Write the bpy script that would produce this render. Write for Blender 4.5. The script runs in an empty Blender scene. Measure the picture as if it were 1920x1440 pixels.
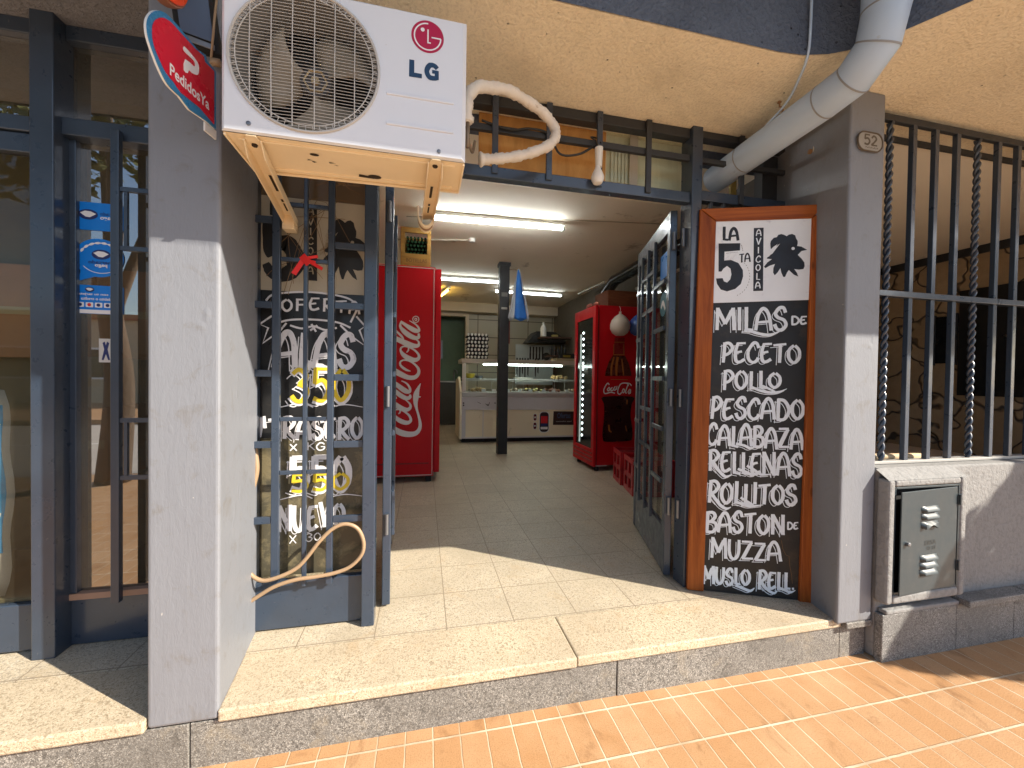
import bpy, bmesh, math, random
from mathutils import Vector, Matrix
random.seed(7)
R = math.radians
SC = bpy.context.scene
COL = SC.collection

# ---------------------------------------------------------------- camera
cam = bpy.data.cameras.new('camera')
cam.sensor_fit = 'HORIZONTAL'; cam.sensor_width = 36.0
cam.lens = 36.0 * 746.6 / 1920.0
cam.clip_start = 0.02; cam.clip_end = 800
camo = bpy.data.objects.new('camera', cam); COL.objects.link(camo)
yaw, pitch, roll = R(12.50), R(-0.887), R(0.848)
fw = Vector((math.sin(yaw)*math.cos(pitch), math.cos(yaw)*math.cos(pitch), math.sin(pitch)))
r0 = Vector((math.cos(yaw), -math.sin(yaw), 0)); u0 = r0.cross(fw)
rt = math.cos(roll)*r0 + math.sin(roll)*u0
up = -math.sin(roll)*r0 + math.cos(roll)*u0
M = Matrix.Identity(4)
for i in range(3):
    M[i][0] = rt[i]; M[i][1] = up[i]; M[i][2] = -fw[i]
M[0][3], M[1][3], M[2][3] = 0, 0, 1.15
camo.matrix_world = M
SC.camera = camo

# ---------------------------------------------------------------- sky, sun, exposure
SUN = Vector((0.827, -0.562, 0.646)).normalized()      # towards the sun
w = bpy.data.worlds.new('World'); SC.world = w; w.use_nodes = True
nt = w.node_tree; bg = nt.nodes['Background']
sky = nt.nodes.new('ShaderNodeTexSky'); sky.sky_type = 'NISHITA'; sky.sun_disc = False
sky.sun_elevation = math.asin(SUN.z); sky.sun_rotation = math.atan2(SUN.x, SUN.y)
nt.links.new(sky.outputs[0], bg.inputs[0]); bg.inputs[1].default_value = SKY_STRENGTH = 0.10
sl = bpy.data.lights.new('sun', 'SUN'); sl.energy = 4.6; sl.angle = R(0.5); sl.color = (1.0, 0.90, 0.76)
so = bpy.data.objects.new('sun', sl); COL.objects.link(so)
so.rotation_euler = (-SUN).to_track_quat('-Z', 'Y').to_euler()
SC.view_settings.view_transform = 'Standard'; SC.view_settings.look = 'None'
SC.view_settings.exposure = 1.15; SC.view_settings.gamma = 1.0
SC.cycles.max_bounces = 10; SC.cycles.diffuse_bounces = 6; SC.cycles.transparent_max_bounces = 16

# ---------------------------------------------------------------- materials
def _nodes(name):
    m = bpy.data.materials.new(name); m.use_nodes = True
    t = m.node_tree; return m, t, t.nodes['Principled BSDF']
def N(t, typ, **kw):
    n = t.nodes.new(typ)
    for k, v in kw.items():
        if k in ('op',): n.operation = v
        elif isinstance(k, str) and hasattr(n, k): setattr(n, k, v)
    return n
def math_n(t, op, a, b=None, c=None):
    n = t.nodes.new('ShaderNodeMath'); n.operation = op
    for i, v in enumerate((a, b, c)):
        if v is None: continue
        if isinstance(v, (int, float)): n.inputs[i].default_value = v
        else: t.links.new(v, n.inputs[i])
    return n.outputs[0]
def mixc(t, fac, a, b, mode='MIX'):
    n = t.nodes.new('ShaderNodeMix'); n.data_type = 'RGBA'; n.blend_type = mode
    for s, v in ((n.inputs[0], fac), (n.inputs[6], a), (n.inputs[7], b)):
        if isinstance(v, (int, float)): s.default_value = v
        elif isinstance(v, (tuple, list)): s.default_value = (*v[:3], 1)
        else: t.links.new(v, s)
    return n.outputs[2]
def noise(t, scale, detail=4, rough=.55, vec=None, dist=0):
    n = t.nodes.new('ShaderNodeTexNoise'); n.inputs['Scale'].default_value = scale
    n.inputs['Detail'].default_value = detail; n.inputs['Roughness'].default_value = rough
    n.inputs['Distortion'].default_value = dist
    if vec is not None: t.links.new(vec, n.inputs['Vector'])
    return n.outputs['Fac']
def voro(t, scale, vec=None, feature='F1', out='Distance', rnd=1):
    n = t.nodes.new('ShaderNodeTexVoronoi'); n.feature = feature; n.inputs['Scale'].default_value = scale
    n.inputs['Randomness'].default_value = rnd
    if vec is not None: t.links.new(vec, n.inputs['Vector'])
    return n.outputs[out]
def ramp(t, fac, stops):
    n = t.nodes.new('ShaderNodeValToRGB'); e = n.color_ramp.elements
    while len(e) < len(stops): e.new(.5)
    for q, (p, c) in zip(e, stops):
        q.position = p; q.color = (*c, 1) if isinstance(c, (tuple, list)) else (c, c, c, 1)
    t.links.new(fac, n.inputs[0]); return n.outputs[0]
def objc(t):
    return t.nodes.new('ShaderNodeTexCoord').outputs['Object']
def stretch(t, vec, s):
    n = t.nodes.new('ShaderNodeMapping'); n.inputs['Scale'].default_value = s
    t.links.new(vec, n.inputs['Vector']); return n.outputs[0]
def bump(t, b, h, strength, dist=.01, prev=None):
    n = t.nodes.new('ShaderNodeBump'); n.inputs['Strength'].default_value = strength; n.inputs['Distance'].default_value = dist
    t.links.new(h, n.inputs['Height'])
    if prev is not None: t.links.new(prev, n.inputs['Normal'])
    t.links.new(n.outputs[0], b.inputs['Normal']); return n.outputs[0]
def sc3(c, k): return tuple(min(1, v*k) for v in c)
MATS = {}
def mk(name, c, rough=.55, metal=0, var=.18, vs=5, bmp=0, bs=60, bdist=.004, c2=None, dirt=None, dth=.62, ds=9, spec=.5, st=(1, 1, 1), coat=0):
    if name in MATS: return MATS[name]
    m, t, b = _nodes(name)
    v = stretch(t, objc(t), st)
    n1 = noise(t, vs, 6, .6, v)
    col = mixc(t, n1, sc3(c, 1-var), c2 or sc3(c, 1+var))
    if dirt:
        d = ramp(t, noise(t, ds, 7, .7, v, .4), [(dth, 0.0), (dth+.1, 1.0)])
        col = mixc(t, d, col, dirt)
    t.links.new(col, b.inputs['Base Color'])
    r = ramp(t, noise(t, vs*2.3, 4, .6, v), [(.3, max(.02, rough-.1)), (.7, min(1, rough+.12))])
    t.links.new(r, b.inputs['Roughness'])
    b.inputs['Metallic'].default_value = metal; b.inputs['Specular IOR Level'].default_value = spec
    b.inputs['Coat Weight'].default_value = coat; b.inputs['Coat Roughness'].default_value = .12
    if bmp: bump(t, b, noise(t, bs, 6, .62, v), bmp, bdist)
    MATS[name] = m; return m
def emit(name, c, s):
    if name in MATS: return MATS[name]
    m, t, b = _nodes(name)
    b.inputs['Base Color'].default_value = (*sc3(c, .8), 1)
    b.inputs['Emission Color'].default_value = (*c, 1); b.inputs['Emission Strength'].default_value = s
    MATS[name] = m; return m
def glass(name, tint=(.9, .95, .93), refl=1.0, rough=.01, dusty=0, dustc=(.4, .36, .28)):
    m, t, b = _nodes(name)
    t.nodes.remove(b); out = t.nodes['Material Output']
    tr = t.nodes.new('ShaderNodeBsdfTransparent'); tr.inputs[0].default_value = (*tint, 1)
    gl = t.nodes.new('ShaderNodeBsdfGlossy'); gl.inputs['Roughness'].default_value = rough
    fr = t.nodes.new('ShaderNodeFresnel'); fr.inputs['IOR'].default_value = 1.55
    ge = t.nodes.new('ShaderNodeNewGeometry')
    k = math_n(t, 'MULTIPLY', math_n(t, 'MINIMUM', math_n(t, 'MULTIPLY', fr.outputs[0], refl), .9), math_n(t, 'SUBTRACT', 1.0, ge.outputs['Backfacing']))
    mx = t.nodes.new('ShaderNodeMixShader'); t.links.new(k, mx.inputs[0])
    t.links.new(tr.outputs[0], mx.inputs[1]); t.links.new(gl.outputs[0], mx.inputs[2])
    last = mx.outputs[0]
    if dusty:
        df = t.nodes.new('ShaderNodeBsdfDiffuse'); df.inputs[0].default_value = (*dustc, 1)
        nz = ramp(t, noise(t, 5, 7, .65, objc(t)), [(.25, dusty*.4), (.8, dusty*1.4)])
        m2 = t.nodes.new('ShaderNodeMixShader'); t.links.new(nz, m2.inputs[0])
        t.links.new(last, m2.inputs[1]); t.links.new(df.outputs[0], m2.inputs[2]); last = m2.outputs[0]
    t.links.new(last, out.inputs[0]); MATS[name] = m; return m

def terrazzo(name, base, chips, fine, rough=.55, grid=None, groutc=None, bmp=.25, stain=(.46, .32, .17), dark=None):
    """speckled aggregate; grid=(x0,sx,y0,sy,w,ymin) adds joints on the ground plane"""
    m, t, b = _nodes(name); v = objc(t)
    cell = voro(t, 330, v, out='Color'); sep = t.nodes.new('ShaderNodeSeparateColor'); t.links.new(cell, sep.inputs[0])
    col = ramp(t, sep.outputs[0], [(0, chips[0]), (.25, base), (.6, base), (.8, chips[1]), (1, chips[2])])
    cell2 = voro(t, 130, v, out='Color'); sep2 = t.nodes.new('ShaderNodeSeparateColor'); t.links.new(cell2, sep2.inputs[0])
    k2 = ramp(t, sep2.outputs[1], [(.86, 0.0), (.89, 1.0)])
    col = mixc(t, math_n(t, 'MULTIPLY', k2, .55), col, chips[0])
    big = noise(t, 2.2, 6, .62, v); col = mixc(t, ramp(t, big, [(.38, 0.0), (.72, .75)]), col, sc3(base, .66))
    st = ramp(t, noise(t, 5.5, 8, .7, v, .5), [(.56, 0.0), (.70, .5)]); col = mixc(t, st, col, stain)
    if dark:
        dk = ramp(t, noise(t, 9, 8, .75, v, 1.0), [(.56, 0.0), (.66, .7)]); col = mixc(t, dk, col, dark)
    h = math_n(t, 'ADD', noise(t, 240, 3, .6, v), math_n(t, 'MULTIPLY', sep.outputs[0], .5))
    if grid:
        s = t.nodes.new('ShaderNodeSeparateXYZ'); t.links.new(v, s.inputs[0])
        wob = math_n(t, 'MULTIPLY', math_n(t, 'SUBTRACT', noise(t, 40, 2, .5, v), .5), .0035)
        x0, sx, y0, sy, wd = grid
        fx = math_n(t, 'FLOORED_MODULO', math_n(t, 'ADD', math_n(t, 'SUBTRACT', s.outputs[0], x0-wd/2), wob), sx)
        fy = math_n(t, 'FLOORED_MODULO', math_n(t, 'ADD', math_n(t, 'SUBTRACT', s.outputs[1], y0-wd/2), wob), sy)
        g = math_n(t, 'MAXIMUM', math_n(t, 'LESS_THAN', fx, wd), math_n(t, 'LESS_THAN', fy, wd))
        # every tile a slightly different tone
        ix = math_n(t, 'FLOOR', math_n(t, 'DIVIDE', math_n(t, 'SUBTRACT', s.outputs[0], x0), sx))
        iy = math_n(t, 'FLOOR', math_n(t, 'DIVIDE', math_n(t, 'SUBTRACT', s.outputs[1], y0), sy))
        cb = t.nodes.new('ShaderNodeCombineXYZ'); t.links.new(ix, cb.inputs[0]); t.links.new(iy, cb.inputs[1])
        wn = t.nodes.new('ShaderNodeTexWhiteNoise'); wn.noise_dimensions = '3D'; t.links.new(cb.outputs[0], wn.inputs['Vector'])
        col = mixc(t, math_n(t, 'MULTIPLY', wn.outputs['Value'], .28), col, sc3(base, .62))
        col = mixc(t, g, col, groutc); h = math_n(t, 'SUBTRACT', h, math_n(t, 'MULTIPLY', g, 2.5))
    t.links.new(col, b.inputs['Base Color']); b.inputs['Roughness'].default_value = rough
    bump(t, b, h, bmp, .003); MATS[name] = m; return m

def pavement(name):
    """orange tiles .10 x .20 with pale joints, scuffed and stained"""
    m, t, b = _nodes(name); v = objc(t)
    s = t.nodes.new('ShaderNodeSeparateXYZ'); t.links.new(v, s.inputs[0])
    wob = math_n(t, 'MULTIPLY', math_n(t, 'SUBTRACT', noise(t, 25, 3, .5, v), .5), .004)
    fx = math_n(t, 'FLOORED_MODULO', math_n(t, 'ADD', math_n(t, 'SUBTRACT', s.outputs[0], .0460), wob), .1)
    fy = math_n(t, 'FLOORED_MODULO', math_n(t, 'ADD', math_n(t, 'SUBTRACT', s.outputs[1], .0795), wob), .2)
    gx = math_n(t, 'LESS_THAN', fx, .0042); gy = math_n(t, 'LESS_THAN', fy, .0082)
    g = math_n(t, 'MAXIMUM', gx, gy)
    ix = math_n(t, 'FLOOR', math_n(t, 'DIVIDE', math_n(t, 'SUBTRACT', s.outputs[0], .046), .1))
    iy = math_n(t, 'FLOOR', math_n(t, 'DIVIDE', math_n(t, 'SUBTRACT', s.outputs[1], .0795), .2))
    cb = t.nodes.new('ShaderNodeCombineXYZ'); t.links.new(ix, cb.inputs[0]); t.links.new(iy, cb.inputs[1])
    wn = t.nodes.new('ShaderNodeTexWhiteNoise'); wn.noise_dimensions = '3D'; t.links.new(cb.outputs[0], wn.inputs['Vector'])
    n1 = noise(t, 14, 7, .65, v); n2 = noise(t, 3, 5, .6, v)
    col = mixc(t, n1, (.41, .225, .105), (.56, .36, .20))
    col = mixc(t, math_n(t, 'MULTIPLY', wn.outputs['Value'], .75), col, (.43, .225, .092))
    col = mixc(t, ramp(t, n2, [(.5, 0.0), (.75, .45)]), col, (.60, .41, .25))
    st = ramp(t, noise(t, 7, 8, .72, stretch(t, v, (1, .6, 1)), .8), [(.555, 0.0), (.72, .8)])
    col = mixc(t, st, col, (.22, .11, .045))
    sp = ramp(t, voro(t, 70, v), [(.06, .6), (.11, 0.0)]); col = mixc(t, sp, col, (.25, .12, .05))
    gcol = mixc(t, noise(t, 9, 5, .6, v), (.60, .49, .34), (.80, .72, .56))
    gdirty = mixc(t, ramp(t, n2, [(.35, .7), (.6, 0.0)]), gcol, (.34, .22, .12))
    dk = math_n(t, 'MAXIMUM', math_n(t, 'LESS_THAN', fx, .0066), math_n(t, 'LESS_THAN', fy, .0105))
    col = mixc(t, math_n(t, 'MULTIPLY', dk, .65), col, (.17, .085, .035))  # thin shadow along one side of every joint, painted into the tile colour
    col = mixc(t, ramp(t, noise(t, 220, 3, .6, v), [(.35, .45), (.5, 0.0)]), col, (.26, .13, .055))
    col = mixc(t, g, col, gdirty)
    t.links.new(col, b.inputs['Base Color']); b.inputs['Roughness'].default_value = .62
    h = math_n(t, 'SUBTRACT', math_n(t, 'MULTIPLY', noise(t, 160, 5, .65, v), .5), g)
    bump(t, b, h, .8, .004); MATS[name] = m; return m

def stucco(name, c, c2, scale=70, strength=.8, dist=.012, pits=True, rough=.9):
    m, t, b = _nodes(name); v = objc(t)
    n1 = noise(t, 3, 6, .6, v); col = mixc(t, n1, c, c2)
    col = mixc(t, ramp(t, noise(t, 1.4, 7, .68, v, .7), [(.52, 0.0), (.68, .4)]), col, sc3(c, .62))
    nn = noise(t, scale, 5, .55, v, .6); h = nn
    col = mixc(t, ramp(t, nn, [(.35, .35), (.55, 0.0)]), col, sc3(c, .6))
    if pits:
        p = ramp(t, voro(t, 16, v), [(.05, 1.0), (.085, 0.0)])
        pm = ramp(t, noise(t, 4, 2, .5, v), [(.5, 0.0), (.6, 1.0)])
        pk = math_n(t, 'MULTIPLY', p, pm); col = mixc(t, pk, col, sc3(c, .18))
        h = math_n(t, 'SUBTRACT', h, pk)
    t.links.new(col, b.inputs['Base Color']); b.inputs['Roughness'].default_value = rough
    bump(t, b, h, strength, dist); MATS[name] = m; return m

def plaster_paint(name, c, rough=.5):
    """thick brushed paint on a pillar: vertical runs, drips and blobs"""
    m, t, b = _nodes(name); v = objc(t)
    vs = stretch(t, v, (1, 1, .12))
    n1 = noise(t, 18, 6, .6, vs); n2 = noise(t, 3, 5, .6, v)
    col = mixc(t, n1, sc3(c, .96), sc3(c, 1.03)); col = mixc(t, math_n(t, 'MULTIPLY', n2, .3), col, sc3(c, .8))
    d = ramp(t, noise(t, 12, 8, .72, v, .6), [(.55, 0.0), (.68, .42)]); col = mixc(t, d, col, (.15, .135, .115)); ch = ramp(t, noise(t, 33, 3, .5, v), [(.755, 0.0), (.765, .8)]); col = mixc(t, ch, col, (.50, .48, .45))
    t.links.new(col, b.inputs['Base Color']); b.inputs['Roughness'].default_value = rough
    blob = ramp(t, voro(t, 24, stretch(t, v, (1, 1, .5))), [(.03, 1.0), (.34, 0.0)])
    bm = ramp(t, noise(t, 9, 2, .5, v), [(.56, 0.0), (.66, 1.0)])
    h = math_n(t, 'ADD', math_n(t, 'MULTIPLY', noise(t, 30, 6, .6, vs, .5), .5), math_n(t, 'MULTIPLY', math_n(t, 'MULTIPLY', blob, bm), .55))
    h = math_n(t, 'ADD', h, math_n(t, 'MULTIPLY', noise(t, 8, 3, .5, v), .8)); h = math_n(t, 'ADD', h, math_n(t, 'MULTIPLY', noise(t, 60, 4, .6, stretch(t, v, (1, 1, .4)), 1.5), .35))
    bump(t, b, h, .45, .006); MATS[name] = m; return m

def wood(name, c, c2, axis=(1, 1, .06), rough=.5, scale=26, coat=0):
    m, t, b = _nodes(name); v = stretch(t, objc(t), axis)
    n1 = noise(t, scale, 7, .68, v, 1.2); n2 = noise(t, scale*.3, 4, .6, v, .5)
    col = mixc(t, ramp(t, n1, [(.3, 0.0), (.7, 1.0)]), c, c2)
    col = mixc(t, ramp(t, n2, [(.5, 0.0), (.72, .6)]), col, sc3(c, .45))
    kn = ramp(t, voro(t, 5, stretch(t, objc(t), (2.2, 2.2, .6))), [(.05, .8), (.1, 0.0)]); col = mixc(t, kn, col, sc3(c, .25))
    t.links.new(col, b.inputs['Base Color']); b.inputs['Roughness'].default_value = rough
    b.inputs['Coat Weight'].default_value = coat; b.inputs['Specular IOR Level'].default_value = .22
    bump(t, b, n1, .25, .003); MATS[name] = m; return m

def stonewall(name):
    m, t, b = _nodes(name); v = objc(t)
    wv = t.nodes.new('ShaderNodeVectorMath'); wv.operation = 'ADD'
    nz = t.nodes.new('ShaderNodeTexNoise'); nz.inputs['Scale'].default_value = 3; t.links.new(v, nz.inputs['Vector'])
    sv = t.nodes.new('ShaderNodeVectorMath'); sv.operation = 'SCALE'; sv.inputs['Scale'].default_value = .5; t.links.new(nz.outputs['Color'], sv.inputs[0])
    t.links.new(v, wv.inputs[0]); t.links.new(sv.outputs[0], wv.inputs[1])
    e = voro(t, 2.4, wv.outputs[0], 'DISTANCE_TO_EDGE'); cc = voro(t, 2.4, wv.outputs[0], 'F1', 'Color')
    s = t.nodes.new('ShaderNodeSeparateColor'); t.links.new(cc, s.inputs[0])
    col = mixc(t, s.outputs[0], (.42, .29, .16), (.62, .47, .30)); col = mixc(t, math_n(t,'MULTIPLY',noise(t, 12, 7, .65, v),.6), col, (.20, .14, .08))
    j = ramp(t, e, [(.008, 1.0), (.035, 0.0)]); col = mixc(t, j, col, (.09, .07, .05))
    t.links.new(col, b.inputs['Base Color']); b.inputs['Roughness'].default_value = .85
    h = math_n(t, 'SUBTRACT', math_n(t, 'MULTIPLY', noise(t, 20, 6, .6, v), .5), j); bump(t, b, h, .8, .02)
    MATS[name] = m; return m

navy = mk('navy_paint', (.030, .046, .074), .34, coat=.5, var=.25, vs=8, bmp=.35, bs=35, bdist=.002, dirt=(.15, .155, .165), dth=.665, ds=26)
navy_d = mk('dark_steel_paint', (.030, .033, .038), .5, var=.2, bmp=.3, bs=60, bdist=.002)
pillarM = plaster_paint('pillar_paint', (.208, .222, .252))
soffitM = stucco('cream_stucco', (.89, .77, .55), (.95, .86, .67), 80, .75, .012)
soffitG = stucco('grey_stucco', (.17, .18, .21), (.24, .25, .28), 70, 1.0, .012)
wallD = stucco('slate_stucco', (.085, .11, .165), (.145, .175, .23), 60, 1.0, .016)
lowM = stucco('render_wall', (.235, .236, .236), (.30, .30, .298), 45, .6, .010, pits=False)
floorM = terrazzo('floor_terrazzo', (.55, .47, .34), ((.22, .18, .14), (.60, .54, .43), (.70, .65, .55)), 1, .42,
                  grid=(.115, .3155, 1.823, .3, .005), groutc=(.26, .21, .15))
slabM = terrazzo('step_terrazzo', (.57, .475, .34), ((.24, .185, .115), (.63, .54, .40), (.72, .64, .50)), 1, .55, bmp=.5)
riserM = terrazzo('riser_granite', (.205, .197, .182), ((.05, .048, .045), (.29, .28, .26), (.50, .48, .44)), 1, .6, bmp=.45, stain=(.33, .28, .20), dark=(.06, .056, .05))
plinthM = terrazzo('plinth_granite', (.20, .20, .197), ((.045, .045, .045), (.29, .29, .285), (.48, .475, .46)), 1, .6, bmp=.5, stain=(.30, .28, .24), dark=(.055, .055, .055))
paveM = pavement('pavement_tiles')
woodF = wood('varnished_wood', (.47, .130, .022), (.17, .034, .007), coat=.05)
woodO = wood('raw_board', (.78, .42, .14), (.60, .29, .085), (1, 1, .3), .6, 14)
stoneM = stonewall('flagstone')
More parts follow.
